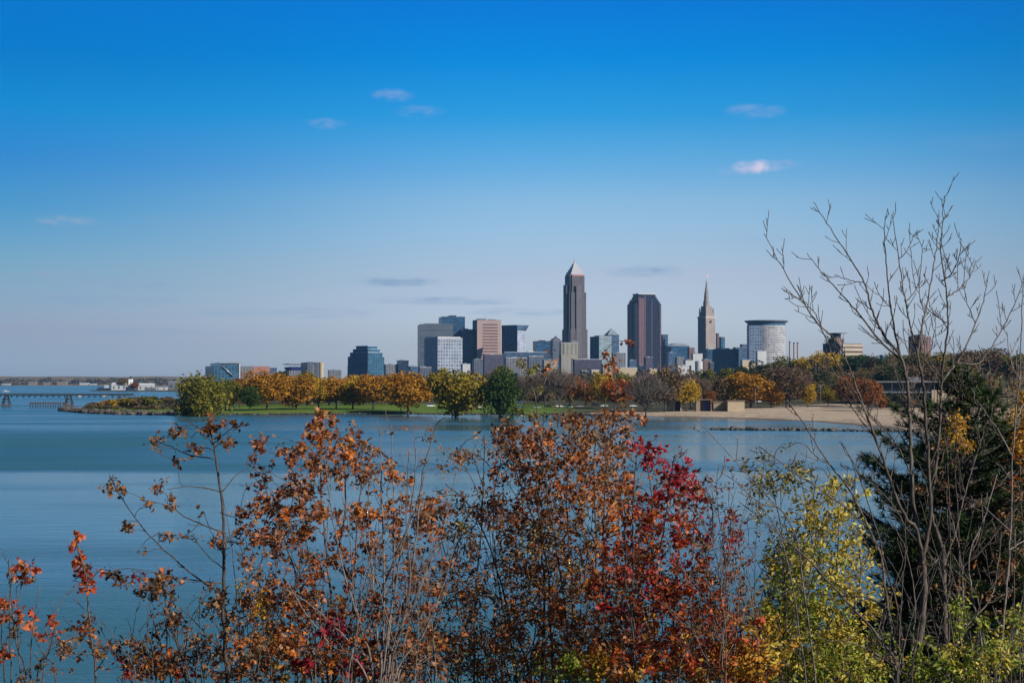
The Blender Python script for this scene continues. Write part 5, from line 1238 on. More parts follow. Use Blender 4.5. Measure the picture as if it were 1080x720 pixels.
    def clusters(s, pal, spots, size, tmpl='oval', per=(5, 11), spread=7, dd=.8, leafdens=1.0):
        """spots: (cx, cy, rx, ry, n) ellipses in photo pixels that hold n leaf clusters"""
        T = []
        for (cx, cy, rx, ry, n) in spots:
            for _ in range(int(n * s.dens + .5)):
                a = s.rng.uniform(0, 2 * math.pi); q = math.sqrt(s.rng.random()) * s.rng.choice([.8, 1.0, 1.25, 1.6], p=[.35, .35, .2, .1])
                T.append((cx + rx * q * math.cos(a), cy + ry * q * math.sin(a)))
        pts3 = [np.array(P(x, y, s.D + s.rng.uniform(-dd, dd))) for x, y in T]
        pos = np.array(s.pos); order = np.argsort([np.min(((pos - p) ** 2).sum(1)) for p in pts3])
        A, Dr = [], []
        posl = np.zeros((len(pos) + len(pts3) * 5, 3)); posl[:len(pos)] = pos; cnt = len(pos); rad = list(s.rad); dr = list(s.dir)
        for oi in order:
            t = pts3[oi]; q = posl[:cnt]; dlt = t - q; dist = np.sqrt((dlt ** 2).sum(1))
            cost = dist * (1 + .8 * np.clip(-dlt[:, 2] / (dist + 1e-6) + .1, 0, 1))
            k = int(np.argmin(cost)); p0 = q[k].copy(); d0 = np.array(dr[k]); l_ = dist[k]
            mid = p0 + (t - p0) * .5 + d0 * l_ * .14 + s.rng.normal(size=3) * l_ * .05
            m1 = p0 + (mid - p0) * .5 + d0 * l_ * .05; m2 = mid + (t - mid) * .5 + s.rng.normal(size=3) * l_ * .03
            r0 = min(rad[k] * .7, s.px(1.5)); r0 = max(r0, s.px(.42))
            pl = [p0, m1, mid, m2, t]; s.wood.tube(pl, [r0, r0 * .85, r0 * .72, r0 * .6, r0 * .45], 4, False)
            e = (t - m2); e = e / (np.linalg.norm(e) + 1e-9)
            for pp in pl[1:]: posl[cnt] = pp; cnt += 1; rad.append(r0 * .7); dr.append(e)
            n = int(s.rng.integers(*per) * leafdens * s.rng.choice([.72, 1.28, 2.5]))
            for _ in range(n):
                b_ = s.rng.random(); base = m2 + (t - m2) * b_ + s.rng.normal(size=3) * s.px(spread) * .48
                A.append(base); Dr.append(e + (base - t) * .0)
        for i in range(len(s.pos), cnt): pass
        s.pos = list(posl[:cnt]); s.rad = rad; s.dir = dr
        tm = oval_template() if tmpl == 'oval' else lobed_template()
        V, Fq, k = fill_leaves(s.rng, np.array(A), np.array(Dr), s.px(size * .86), tm)
        # neighbouring leaves share a tone
        A = np.array(A); fr = np.sin(A[:, 0] * 3.1 + 1.7) * np.cos(A[:, 2] * 2.7 + A[:, 1])
        v = np.clip(.5 + .28 * fr + s.rng.uniform(-.42, .42, len(A)), 0, 1)
        s.lv.setdefault(pal, []).append((V, Fq, np.repeat(v, k)))
    def finish(s, name, label, cat, bark, group=None):
        f = P(540, 400, s.D); pos = np.array(s.pos); lo = pos[np.argmin(pos[:, 2])]
        x, y = float(lo[0]), float(lo[1]); z = float(bankz(np.array(x), np.array(y)))
        r = empty(name, (x, y, z)); tag(r, label, cat, group)
        off = np.array([x, y, z])
        s.wood.v = [tuple(np.array(v) - off) for v in s.wood.v]
        s.wood.build('stems', bark, r)
        for pal, lst in s.lv.items():
            V = []; Q = []; v = []; b_ = 0
            for (a, f_, c) in lst: V.append(a - off); Q.append(f_ + b_); v.append(c); b_ += len(a)
            me = leaf_mesh('foliage', np.concatenate(V), np.concatenate(Q), np.concatenate(v))
            link('foliage', me, r, None, NEAR[pal])
        return r
NEAR = dict(
    rust=leafmat('leaf_rust', [(.07, .020, .010), (.24, .055, .014), (.38, .105, .024), (.46, .20, .085), (.20, .11, .03), (.42, .13, .03)], .35, .55, .3),
    orange=leafmat('leaf_orange', [(.15, .04, .012), (.38, .085, .014), (.56, .17, .025), (.60, .27, .05)], .38, .55, .3),
    brown=leafmat('leaf_brown', [(.045, .018, .010), (.15, .05, .018), (.30, .11, .035), (.12, .085, .022), (.40, .22, .11), (.08, .03, .015)], .3, .55, .3),
    red=leafmat('leaf_red', [(.14, .010, .012), (.38, .02, .022), (.54, .05, .03), (.50, .12, .025)], .4, .45, .4),
    crimson=leafmat('leaf_crimson', [(.13, .010, .014), (.33, .018, .03), (.46, .05, .05)], .4, .45, .4),
    redor=leafmat('leaf_redorange', [(.24, .025, .012), (.50, .075, .018), (.60, .17, .03), (.56, .13, .07)], .4, .5, .4),
    yellow=leafmat('leaf_yellow', [(.26, .18, .015), (.48, .36, .035), (.62, .49, .10), (.42, .36, .035)], .42, .5, .4),
    ygreen=leafmat('leaf_yellowgreen', [(.08, .13, .014), (.20, .26, .022), (.36, .36, .04), (.13, .17, .02)], .42, .5, .4),
    gold=leafmat('leaf_gold', [(.28, .11, .012), (.52, .26, .02), (.58, .38, .05)], .42, .5, .4),
    olive=leafmat('leaf_olive', [(.09, .085, .02), (.18, .16, .035), (.25, .24, .07)], .35, .42, .5),
    dgreen=leafmat('leaf_darkgreen', [(.012, .025, .008), (.03, .05, .012), (.05, .075, .02)], .3, .5, .4),
)
BK = barkmat('bark_dark', (.022, .017, .014), (.07, .055, .045), 60)
BG = barkmat('bark_grey', (.06, .047, .038), (.19, .155, .13), 60)
BS = barkmat('bark_bare_sapling', (.022, .016, .012), (.115, .088, .065), 40)
BM = barkmat('bark_sapling', (.026, .020, .016), (.115, .092, .075), 45)

# ---- 1 thin sapling on the left
p = Plant(12.5, 1, 1.15)
tk = [(240, 722), (235.4, 653), (236, 603), (236, 557), (233, 520), (227, 482), (225, 466), (219, 445)]
p.stem(tk, 5.2, 1.6, 0, 0)
for pts, w_ in (([(236, 561), (204, 549), (183, 537), (176, 530)], 1.8), ([(232, 518), (204, 512.5), (177, 516)], 1.6), ([(225, 484), (196, 478), (179, 470), (158, 463)], 1.6),
                ([(235, 518), (247, 503), (256, 496)], 1.5), ([(235, 628), (200, 603), (167, 574), (142, 545), (125, 520), (115, 499)], 2.3), ([(236, 615), (210, 612), (179, 607), (137, 599), (115, 603)], 1.8),
                ([(225, 470), (214, 455), (205, 448), (187, 440)], 1.2), ([(225, 468), (238, 456), (250, 448)], 1.2), ([(236, 600), (214, 580), (203, 562)], 1.2), ([(238, 690), (205, 655), (190, 640)], 1.6),
                ([(236, 585), (222, 560), (215, 540)], 1.0), ([(238, 660), (255, 620), (262, 600)], 1.4), ([(232, 540), (248, 545), (262, 538)], 1.1)):
    C, rs = p.stem(pts, w_, .7, 0, None, ground=False, sides=5)
    p.twigs(C, rs, 5, (6, 18), .7, False)
p.clusters('brown', [(119, 508, 6, 12, 6), (130, 524, 6, 5, 2), (168, 514, 8, 8, 6), (156, 530, 8, 6, 5), (180, 533, 5, 8, 4), (188, 452, 9, 11, 7), (165, 464, 8, 6, 5), (187, 486, 6, 6, 3),
                     (205, 472, 6, 5, 4), (220, 447, 9, 11, 8), (240, 458, 6, 11, 5), (250, 448, 7, 5, 3), (134, 558, 6, 8, 4), (176, 565, 8, 6, 5), (150, 580, 5, 4, 2), (118, 603, 8, 5, 3), (134, 611, 14, 6, 5),
                     (163, 612, 10, 7, 6), (225, 628, 15, 14, 14), (237, 575, 18, 8, 6), (200, 566, 5, 5, 2), (214, 541, 4, 4, 1)], 6.2, 'lobed', (3, 8), 5, .35)
p.clusters('orange', [(222, 446, 7, 8, 3), (240, 450, 8, 6, 3), (158, 612, 10, 6, 2), (222, 572, 8, 4, 3)], 6.2, 'lobed', (2, 5), 5, .3)
p.finish('sapling', 'thin lone sapling with sparse brown leaves standing clear over the water at left', 'sapling', BK)

# ---- 2 red leaf shoots at the far left
p = Plant(11.5, 2, 1.2)
for pts in ([(12, 722), (10, 660), (12, 590)], [(22, 722), (19, 660), (24, 600)], [(5, 722), (2, 670), (6, 630)], [(32, 722), (34, 670), (42, 618)], [(45, 722), (52, 680), (62, 640), (76, 620)], [(28, 722), (18, 680), (10, 610), (9, 588)],
            [(38, 722), (50, 690), (58, 660)], [(60, 722), (45, 690), (30, 655)]):
    C, rs = p.stem(pts, 2.2, .7); p.twigs(C, rs, 5, (8, 24), .5, False)
p.clusters('redor', [(25, 602, 12, 12, 14), (6, 637, 8, 12, 9), (28, 652, 8, 9, 7), (55, 653, 9, 6, 5), (50, 668, 9, 7, 5), (5, 690, 8, 16, 7)], 7, 'lobed', (3, 7), 4, .3)
p.clusters('brown', [(24, 610, 12, 14, 7), (70, 678, 14, 9, 10), (10, 660, 12, 20, 8), (40, 705, 30, 12, 9)], 6, 'lobed', (3, 7), 5, .3)
p.finish('shrub', 'clump of thin shoots with red leaves cut by the left edge', 'shrub', BM)
p = Plant(12.2, 3, 1.2)
p.stem([(101, 722), (97, 680), (93, 640), (91, 610), (84, 585), (79, 566)], 2.8, 1.0)
for pts in ([(100, 710), (112, 690), (118, 672)], [(95, 650), (78, 662), (66, 650)], [(92, 615), (76, 612)], [(92, 615), (106, 600)], [(98, 690), (75, 690), (60, 700)]): p.stem(pts, 1.4, .6, ground=False, sides=5)
p.clusters('redor', [(80, 572, 5, 9, 6), (84, 590, 6, 8, 6), (92, 604, 15, 8, 12), (90, 620, 9, 9, 7)], 6.4, 'lobed', (3, 7), 4, .25)
p.clusters('brown', [(88, 662, 13, 10, 9), (110, 684, 14, 9, 9), (76, 690, 22, 14, 8), (85, 600, 12, 20, 7)], 6, 'lobed', (3, 7), 5, .3)
p.clusters('orange', [(92, 665, 12, 9, 5), (112, 682, 10, 8, 5)], 6, 'lobed', (2, 6), 5, .25)
p.finish('shrub', 'slim upright shoot with a red leaf plume between the left clump and the lone sapling', 'shrub', BM)

# ---- 3 low brown orange growth between them
p = Plant(12.8, 4, 2.3)
for pts in ([(150, 722), (158, 690), (163, 650)], [(172, 722), (176, 680), (174, 632), (170, 600)], [(200, 722), (190, 690), (186, 660)], [(140, 722), (128, 700), (118, 680)], [(215, 722), (222, 690), (214, 668)], [(180, 722), (172, 690), (158, 640)]):
    C, rs = p.stem(pts, 2.0, .7); p.twigs(C, rs, 5, (8, 22), .6, False)
p.brush(16, 120, 240, ytop=(600, 690))
p.clusters('brown', [(165, 620, 18, 9, 8), (178, 655, 16, 14, 9), (160, 700, 30, 18, 18), (205, 690, 22, 25, 16), (140, 690, 20, 18, 8), (182, 640, 6, 20, 5)], 6.2, 'lobed', (3, 8), 6, .4)
p.clusters('orange', [(172, 700, 30, 16, 14), (175, 610, 12, 10, 3), (150, 705, 20, 10, 6)], 6.2, 'lobed', (3, 7), 6, .3)
p.clusters('red', [(150, 606, 8, 6, 2), (130, 700, 14, 10, 3), (195, 710, 14, 8, 3)], 6.5, 'lobed', (2, 5), 5, .3)
p.finish('shrub', 'low brown orange bush at the foot of the lone sapling', 'shrub', BM)

# ---- 4 rust orange shrub
p = Plant(13.0, 5, 1.15)
for pts, w_ in (([(352, 722), (350, 640), (342, 560), (338, 500), (345, 440)], 4.2), ([(340, 722), (322, 640), (300, 570), (285, 530), (276, 500)], 3.4), ([(360, 722), (372, 640), (376, 560), (384, 500), (396, 470)], 3.6),
                ([(330, 722), (300, 660), (270, 610), (256, 585)], 3), ([(372, 722), (396, 640), (420, 580), (440, 530), (448, 500)], 3.4), ([(346, 722), (330, 620), (318, 540), (308, 490)], 3),
                ([(300, 722), (272, 690), (252, 665)], 2.6), ([(385, 722), (410, 660), (436, 620), (455, 580)], 2.8), ([(352, 600), (364, 540), (362, 480), (356, 450)], 2.4)):
    C, rs = p.stem(pts, w_, 1.0, dd0=p.rng.uniform(-.3, .3)); p.twigs(C, rs, 5, (10, 30), .7, True)
p.brush(26, 240, 470, ytop=(500, 650))
p.clusters('rust', [(342, 444, 18, 10, 9), (328, 464, 26, 14, 13), (366, 466, 24, 16, 11), (338, 495, 50, 22, 38), (316, 530, 44, 20, 40), (292, 560, 40, 26, 44), (398, 500, 28, 20, 16), (405, 555, 52, 30, 42),
                    (446, 545, 28, 26, 18), (335, 610, 66, 36, 50), (295, 655, 56, 36, 56), (370, 670, 80, 40, 64), (440, 620, 34, 36, 24), (282, 505, 8, 8, 3), (272, 466, 8, 10, 5), (262, 548, 10, 16, 5), (262, 690, 40, 26, 24), (440, 690, 44, 26, 24)], 6.0, 'lobed', (6, 13), 6, 1.0)
p.clusters('orange', [(340, 480, 34, 34, 14), (300, 545, 40, 30, 16), (380, 560, 50, 45, 16), (300, 640, 60, 40, 36), (345, 690, 90, 28, 60), (455, 540, 20, 16, 5), (250, 690, 34, 26, 14)], 6.0, 'lobed', (5, 11), 6, 1.0)
p.clusters('brown', [(240, 690, 60, 32, 34), (430, 690, 60, 32, 44), (340, 700, 100, 20, 40), (340, 500, 60, 55, 22), (320, 600, 80, 60, 50), (440, 600, 46, 60, 34), (350, 680, 120, 40, 60), (230, 650, 20, 50, 12)], 5.6, 'lobed', (5, 10), 7, 1.0)
p.clusters('gold', [(300, 695, 55, 22, 26), (270, 650, 26, 30, 12), (390, 700, 50, 18, 12)], 6.0, 'lobed', (4, 9), 7, .8)
p.finish('shrub', 'dense rust orange shrub in the lower left, tallest of the rust ones', 'shrub', BM)

# crimson leafed spray inside it
p = Plant(12.2, 6)
for pts in ([(362, 722), (358, 690), (352, 668)], [(350, 722), (338, 700), (322, 695)], [(392, 722), (396, 705), (402, 700)]): p.stem(pts, 1.6, .7)
p.clusters('crimson', [(352, 656, 14, 9, 10), (345, 672, 10, 5, 4), (322, 697, 10, 6, 5), (368, 704, 14, 7, 8), (400, 712, 14, 8, 8)], 8.5, 'lobed', (3, 7), 6, .25)
p.finish('seedling', 'small crimson leafed seedling glowing inside the rust orange shrub', 'seedling', BM)

# ---- 5 fan of bare grey suckers
p = Plant(12.0, 7)
for pts, w_ in (([(402, 722), (405, 650), (404, 560), (402, 500), (401, 450)], 3.2), ([(406, 722), (413, 640), (416, 560), (414, 480), (413, 448)], 3.0), ([(395, 722), (380, 660), (362, 600), (350, 540), (342, 480)], 3.0),
                ([(410, 722), (428, 640), (440, 560), (446, 500), (460, 450), (471, 439)], 2.8), ([(398, 722), (372, 680), (330, 640), (300, 620)], 2.6), ([(414, 722), (446, 670), (470, 610), (482, 560)], 2.6),
                ([(403, 722), (420, 600), (436, 520), (438, 462)], 2.6), ([(400, 722), (394, 620), (388, 540), (392, 470)], 2.4), ([(418, 722), (440, 700), (452, 690)], 3.0), ([(390, 722), (350, 680), (318, 640), (296, 600)], 2.4),
                ([(407, 722), (424, 660), (452, 600), (472, 540), (484, 488)], 2.4), ([(396, 722), (376, 640), (368, 560), (360, 520)], 2.2), ([(412, 722), (432, 620), (428, 540), (432, 470)], 2.2)):
    C, rs = p.stem(pts, w_ * 1.15, .8, dd0=p.rng.uniform(-.25, .25)); p.twigs(C, rs, 6, (10, 34), .42, False, .35)
p.brush(12, 330, 480, ytop=(470, 640))
p.clusters('brown', [(455, 455, 6, 6, 2), (420, 470, 20, 20, 5), (460, 520, 24, 40, 10), (455, 640, 30, 40, 14)], 5.4, 'oval', (3, 7), 6, .5)
p.finish('sucker_clump', 'fan of thin bare grey shoots rising through the rust orange shrub', 'shrub', BG)

# ---- 6 middle brown orange small leafed shrub
p = Plant(14.0, 8, 1.35)
for pts, w_ in (([(584, 722), (581, 660), (579, 607), (570, 560), (568, 524), (572, 480), (573, 440)], 4.6), ([(572, 722), (574, 640), (572, 590), (560, 540), (545, 500), (535, 470)], 3.6),
                ([(631, 722), (631, 653), (629, 600), (628, 545), (627, 495), (627, 446)], 4.4), ([(500, 722), (502, 620), (508, 560), (510, 500), (511, 457)], 2.6), ([(560, 722), (540, 660), (524, 600), (500, 540), (470, 510)], 3.2),
                ([(600, 722), (604, 640), (600, 570), (598, 500), (604, 450)], 3.2), ([(545, 722), (530, 640), (520, 560), (520, 500), (500, 478)], 2.8), ([(640, 722), (650, 640), (652, 560), (650, 500), (656, 455)], 3.2),
                ([(525, 722), (490, 660), (476, 610), (466, 570)], 2.6), ([(610, 722), (590, 650), (560, 610), (530, 590)], 2.6)):
    C, rs = p.stem(pts, w_, 1.0, dd0=p.rng.uniform(-.4, .4)); p.twigs(C, rs, 4, (12, 36), .8, True)
p.brush(56, 440, 670, ytop=(500, 670))
p.clusters('brown', [(488, 483, 14, 6, 10), (540, 468, 30, 14, 30), (530, 450, 12, 8, 8), (570, 490, 46, 26, 46), (585, 540, 66, 36, 90), (510, 540, 36, 36, 44), (545, 600, 76, 40, 90), (600, 610, 60, 50, 76), (560, 680, 100, 40, 130), (460, 690, 40, 34, 40), (500, 660, 60, 50, 60), (620, 690, 60, 30, 50),
                     (625, 460, 26, 18, 28), (600, 445, 14, 8, 10), (470, 545, 20, 30, 14), (480, 620, 26, 40, 24), (655, 500, 24, 50, 40), (640, 440, 14, 8, 8)], 5.2, 'oval', (5, 11), 7, 1.2)
p.clusters('rust', [(560, 480, 40, 30, 34), (590, 540, 60, 40, 56), (600, 610, 60, 50, 56), (520, 560, 40, 40, 22), (630, 480, 30, 40, 34), (560, 690, 110, 34, 80), (545, 462, 26, 14, 14)], 5.8, 'lobed', (5, 10), 7, 1.2)
p.clusters('gold', [(630, 640, 40, 60, 26), (580, 600, 50, 50, 16), (540, 700, 70, 20, 14)], 5.4, 'oval', (4, 8), 6, 1.0)
p.clusters('olive', [(530, 570, 50, 40, 20), (575, 590, 50, 40, 16), (500, 690, 50, 28, 26), (570, 700, 60, 20, 14)], 5.0, 'oval', (5, 10), 8, 1.2)
p.clusters('orange', [(640, 560, 40, 80, 50), (600, 500, 36, 40, 26), (620, 660, 60, 50, 64), (560, 660, 60, 50, 30)], 5.8, 'lobed', (4, 9), 7, 1.0)
p.finish('shrub', 'wide shrub of small brown and orange leaves on several dark trunks in the middle', 'shrub', BK)

# wisps that stand above the far lawn in the middle
p = Plant(13.4, 9)
for pts, w_ in (([(640, 722), (636, 600), (640, 500), (650, 420), (646, 390), (640, 380)], 3), ([(604, 722), (590, 600), (574, 500), (566, 430), (556, 390), (547, 372)], 2.6)):
    C, rs = p.stem(pts, w_, .9); p.twigs(C, rs, 7, (6, 18), .7, False, .5)
p.clusters('rust', [(645, 390, 8, 10, 9), (650, 410, 9, 12, 8), (640, 374, 6, 5, 3), (663, 362, 3, 3, 2), (648, 440, 18, 10, 8), (582, 386, 5, 9, 3), (578, 372, 3, 4, 1), (598, 440, 16, 8, 6), (668, 440, 16, 8, 6)], 5.4, 'lobed', (3, 8), 4, .3)
p.clusters('olive', [(563, 392, 8, 8, 6), (566, 405, 6, 8, 4), (560, 438, 16, 8, 6), (551, 382, 5, 6, 3)], 5.2, 'lobed', (3, 8), 4, .3)
p.finish('shrub', 'two long leafy shoots reaching up in front of the far trees below the tallest tower', 'shrub', BM)

# ---- 7 red shrub
p = Plant(12.6, 10, 1.45)
for pts, w_ in (([(690, 722), (690, 660), (689, 620), (688, 560), (687, 520), (680, 480)], 3.6), ([(669, 722), (668, 640), (667, 578), (668, 520), (672, 478)], 3.0), ([(710, 722), (711, 640), (716, 580), (722, 530), (714, 490)], 3.0),
                ([(650, 722), (656, 640), (660, 580), (655, 520)], 2.6), ([(728, 722), (736, 650), (746, 590), (752, 550), (748, 520)], 2.6), ([(740, 722), (756, 660), (766, 600), (772, 560)], 2.4), ([(700, 722), (726, 660), (760, 620)], 2.4),
                ([(690, 610), (700, 560), (706, 510), (712, 480)], 2.0)):
    C, rs = p.stem(pts, w_, 1.0, dd0=p.rng.uniform(-.4, .4)); p.twigs(C, rs, 4, (10, 34), .7, True)
p.brush(34, 640, 800, ytop=(500, 670))
p.clusters('crimson', [(684, 474, 20, 9, 7), (704, 488, 24, 13, 10), (722, 504, 20, 13, 9), (738, 522, 14, 16, 7), (773, 567, 7, 8, 4), (690, 520, 18, 14, 5), (705, 600, 50, 40, 5), (770, 540, 8, 8, 2)], 7.4, 'lobed', (4, 8), 7, .5)
p.clusters('red', [(712, 528, 30, 18, 12), (690, 545, 26, 22, 9), (730, 560, 24, 24, 7), (700, 600, 46, 34, 16), (696, 650, 50, 36, 20), (750, 600, 24, 26, 4), (640, 600, 20, 40, 5)], 7, 'lobed', (4, 8), 7, .7)
p.clusters('redor', [(700, 550, 40, 34, 18), (690, 610, 56, 36, 44), (720, 660, 56, 36, 56), (700, 700, 80, 22, 56), (760, 660, 26, 36, 22), (660, 560, 26, 50, 20)], 7, 'lobed', (4, 9), 7, .9)
p.clusters('rust', [(690, 540, 46, 50, 26), (690, 620, 66, 50, 40), (700, 690, 80, 26, 26), (660, 500, 20, 30, 12)], 6.2, 'lobed', (4, 9), 7, .9)
p.clusters('rust', [(700, 690, 100, 30, 70), (760, 650, 30, 50, 24)], 6, 'lobed', (4, 9), 7, .9)
p.clusters('brown', [(700, 560, 50, 60, 26), (690, 640, 70, 60, 24), (755, 590, 30, 50, 14), (740, 520, 20, 20, 4)], 5.6, 'oval', (4, 9), 8, .9)
p.clusters('gold', [(735, 690, 46, 26, 30), (700, 705, 60, 16, 26), (680, 640, 46, 40, 16)], 6.4, 'oval', (4, 9), 7, .8)
p.finish('maple_shrub', 'crimson and scarlet leafed shrub, the reddest plant, right of the middle', 'shrub', BM)

# ---- 8 bare shrub with long slanting pale branches in the gap
p = Plant(12.0, 11, 1.5)
for pts, w_ in (([(860, 722), (850, 640), (838, 560), (806, 520), (770, 480), (734, 441)], 2.6), ([(850, 722), (836, 620), (820, 560), (790, 520), (760, 497)], 2.0), ([(768, 722), (768, 640), (764, 580), (756, 530), (758, 490)], 1.8),
                ([(780, 722), (784, 640), (776, 580), (790, 530)], 1.6), ([(752, 722), (750, 640), (744, 590), (748, 560)], 1.6)):
    C, rs = p.stem(pts, w_, .7); p.twigs(C, rs, 4, (10, 34), .7, True)
p.brush(14, 730, 830, ytop=(470, 640))
p.clusters('red', [(776, 482, 3, 4, 1), (770, 560, 10, 14, 5), (790, 590, 12, 20, 4), (760, 520, 6, 6, 2)], 5.6, 'lobed', (1, 4), 5, .4)
p.clusters('brown', [(782, 492, 12, 8, 3), (760, 510, 14, 8, 4), (780, 560, 24, 40, 12), (770, 630, 36, 50, 34), (740, 600, 20, 30, 12)], 4.8, 'oval', (2, 6), 6, .5)
p.finish('bare_shrub', 'bare twiggy shrub with a long slanting pale branch between the red and yellow shrubs', 'shrub', BG)

# ---- 9 yellow shrub
p = Plant(13.0, 12, 1.5)
for pts, w_ in (([(850, 722), (852, 640), (856, 580), (850, 530), (838, 480)], 3), ([(870, 722), (876, 640), (884, 580), (882, 530), (872, 490)], 3), ([(835, 722), (828, 640), (826, 570), (816, 520), (806, 490)], 2.4),
                ([(886, 722), (900, 650), (908, 600), (904, 560)], 2.6), ([(818, 722), (806, 680), (796, 650)], 2), ([(860, 722), (866, 620), (858, 540), (862, 500)], 2.2), ([(905, 722), (922, 680), (930, 650)], 2)):
    C, rs = p.stem(pts, w_, .9, dd0=p.rng.uniform(-.4, .4)); p.twigs(C, rs, 4, (10, 30), .6, True)
p.brush(16, 800, 930, ytop=(520, 650))
p.clusters('yellow', [(840, 500, 18, 14, 5), (870, 510, 20, 14, 6), (806, 505, 12, 10, 3), (850, 535, 34, 18, 12), (886, 545, 24, 26, 15), (866, 568, 40, 22, 24), (896, 595, 26, 26, 24), (850, 600, 40, 26, 24), (900, 640, 32, 30, 34),
                      (870, 660, 40, 30, 34), (840, 700, 40, 22, 26), (900, 690, 40, 30, 36), (812, 660, 24, 20, 14), (800, 640, 16, 14, 8), (870, 700, 60, 20, 24)], 6.6, 'oval', (5, 11), 7, .9)
p.clusters('ygreen', [(850, 610, 34, 36, 40), (836, 640, 34, 30, 34), (860, 680, 55, 36, 60), (830, 700, 54, 22, 40), (895, 700, 46, 22, 34), (930, 690, 24, 30, 14)], 6.6, 'oval', (5, 11), 7, 1.0)
p.clusters('olive', [(806, 500, 20, 22, 10), (836, 505, 24, 26, 13), (794, 540, 14, 20, 5), (870, 560, 40, 40, 24), (826, 590, 24, 30, 18)], 5.6, 'oval', (4, 9), 7, .9)
p.finish('shrub', 'bright lemon yellow and green shrub just left of the dark pine', 'shrub', BM)
# dark juniper behind
p = Plant(15.0, 13, 1.6)
for pts, w_ in (([(826, 722), (826, 660), (828, 600), (832, 560)], 4), ([(818, 722), (806, 680), (800, 640)], 3), ([(836, 722), (850, 680), (852, 640)], 3)):
    C, rs = p.stem(pts, w_, 1); p.twigs(C, rs, 4, (12, 30), .8, True)
p.clusters('dgreen', [(828, 600, 16, 36, 40), (826, 650, 28, 36, 70), (822, 700, 40, 24, 70)], 5, 'oval', (10, 20), 7, .8)
p.finish('juniper', 'dark green upright juniper half hidden by the yellow shrub', 'juniper', BK)

# ---- 10 gold orange low shrub on the bottom edge
p = Plant(12.0, 14, 1.4)
for pts in ([(800, 724), (798, 700), (794, 676)], [(780, 724), (772, 700), (764, 680)], [(815, 724), (818, 700), (812, 680)], [(760, 724), (750, 705), (742, 695)], [(790, 724), (786, 700), (780, 660)]): p.stem(pts, 2, .9)
p.clusters('gold', [(800, 676, 26, 16, 26), (790, 700, 40, 18, 44), (765, 706, 26, 12, 20), (808, 656, 12, 10, 6)], 6.8, 'oval', (6, 11), 7, .5)
p.clusters('redor', [(770, 690, 26, 20, 22), (750, 705, 24, 12, 14), (792, 712, 26, 8, 10)], 6.6, 'oval', (5, 10), 7, .5)
p.clusters('yellow', [(806, 690, 24, 18, 16)], 6.6, 'oval', (4, 9), 7, .5)
p.finish('shrub', 'low golden orange bush at the bottom between the red and yellow shrubs', 'shrub', BM)
# low yellow green bushes bottom middle
p = Plant(12.2, 15, 1.6)
for pts in ([(600, 724), (604, 700), (606, 686)], [(625, 724), (624, 704), (618, 690)], [(585, 724), (578, 708), (570, 700)], [(650, 724), (652, 705), (660, 696)]): p.stem(pts, 1.6, .7)
p.clusters('ygreen', [(604, 698, 14, 10, 12), (622, 712, 20, 8, 12), (578, 710, 12, 8, 6)], 6.4, 'oval', (4, 9), 6, .4)
p.clusters('gold', [(620, 700, 22, 12, 14), (655, 706, 24, 12, 16), (640, 690, 16, 10, 8)], 6.4, 'oval', (4, 9), 6, .4)
p.finish('shrub', 'little yellow green bush on the bottom edge left of the red shrub', 'shrub', BM)

# ---- 11 tall bare sapling
p = Plant(11.0, 16)
st1 = [(966, 724), (967, 695), (974, 640), (974, 600), (972, 575)]
p.stem(st1, 9, 6.2, 0, 0)
BR = [([(972, 580), (965, 555), (955, 545), (940, 510), (930, 480), (913.6, 435.5), (899, 397.6), (884.7, 363), (863, 341.6), (841, 309), (823, 278.5), (806, 246)], 4.6, 0, -.5),
      ([(972, 580), (963, 530), (961, 480), (959.4, 446), (957, 406.6), (949.7, 376), (931.6, 352.5), (919, 323.6), (911.8, 298), (895.5, 271), (875.7, 240.5), (857.6, 212.4)], 5.6, 0, .3),
      ([(949.7, 378), (928, 360), (910, 336), (888, 311), (870, 291), (852, 267.6)], 3.0, .2, .6),
      ([(949.7, 376), (942.5, 341.6), (937, 305.5), (933.4, 262), (933.4, 228)], 2.8, .2, -.3),
      ([(973, 590), (981, 545), (980, 500), (976.5, 448), (974.6, 414), (969.5, 381), (962, 352.5), (955, 320), (948, 273), (940.6, 226)], 5.0, 0, -.4),
      ([(968, 375), (972, 345), (978.6, 316), (985.8, 273), (989, 248), (991, 222)], 2.4, -.2, .3),
      ([(930, 480), (915, 440), (900, 410), (886, 398), (872, 392)], 2.0, -.2, -.6), ([(899, 397), (884, 385), (870, 355), (862, 335), (848, 318), (835, 312)], 1.8, -.3, -.8),
      ([(955, 395), (944, 385), (938, 372)], 1.8, .1, .4), ([(957, 400), (968, 396), (980, 372), (985, 352), (987, 340)], 1.8, .1, .6), ([(961, 500), (946, 470), (928, 446), (905, 428), (880, 408)], 1.9, 0, .7),
      ([(975, 430), (960, 410), (935, 395), (914, 378)], 1.4, 0, .6), ([(911.8, 298), (897, 296), (880, 290)], 1.2, .3, .5), ([(948, 273), (958, 262), (964, 246)], 1.2, -.3, -.2), ([(955, 320), (968, 300), (972, 268), (974, 262)], 1.3, -.2, .2)]
for pts, w_, d0, d1 in BR:
    C, rs = p.stem(pts, w_ * .95, .7, d0, d1, ground=False); p.twigs(C, rs, 2, (7, 28), .75, True, .2); p.side(C, rs, len(pts) // 4, (30, 62))
p.finish('bare_sapling', 'tall bare grey sapling whose left stems fan over the drum and pavilion', 'sapling', BS, None)
p = Plant(11.6, 17)
p.stem([(998, 724), (997, 680), (996, 640), (995, 600), (994, 575)], 7.5, 5.4, 0, 0)
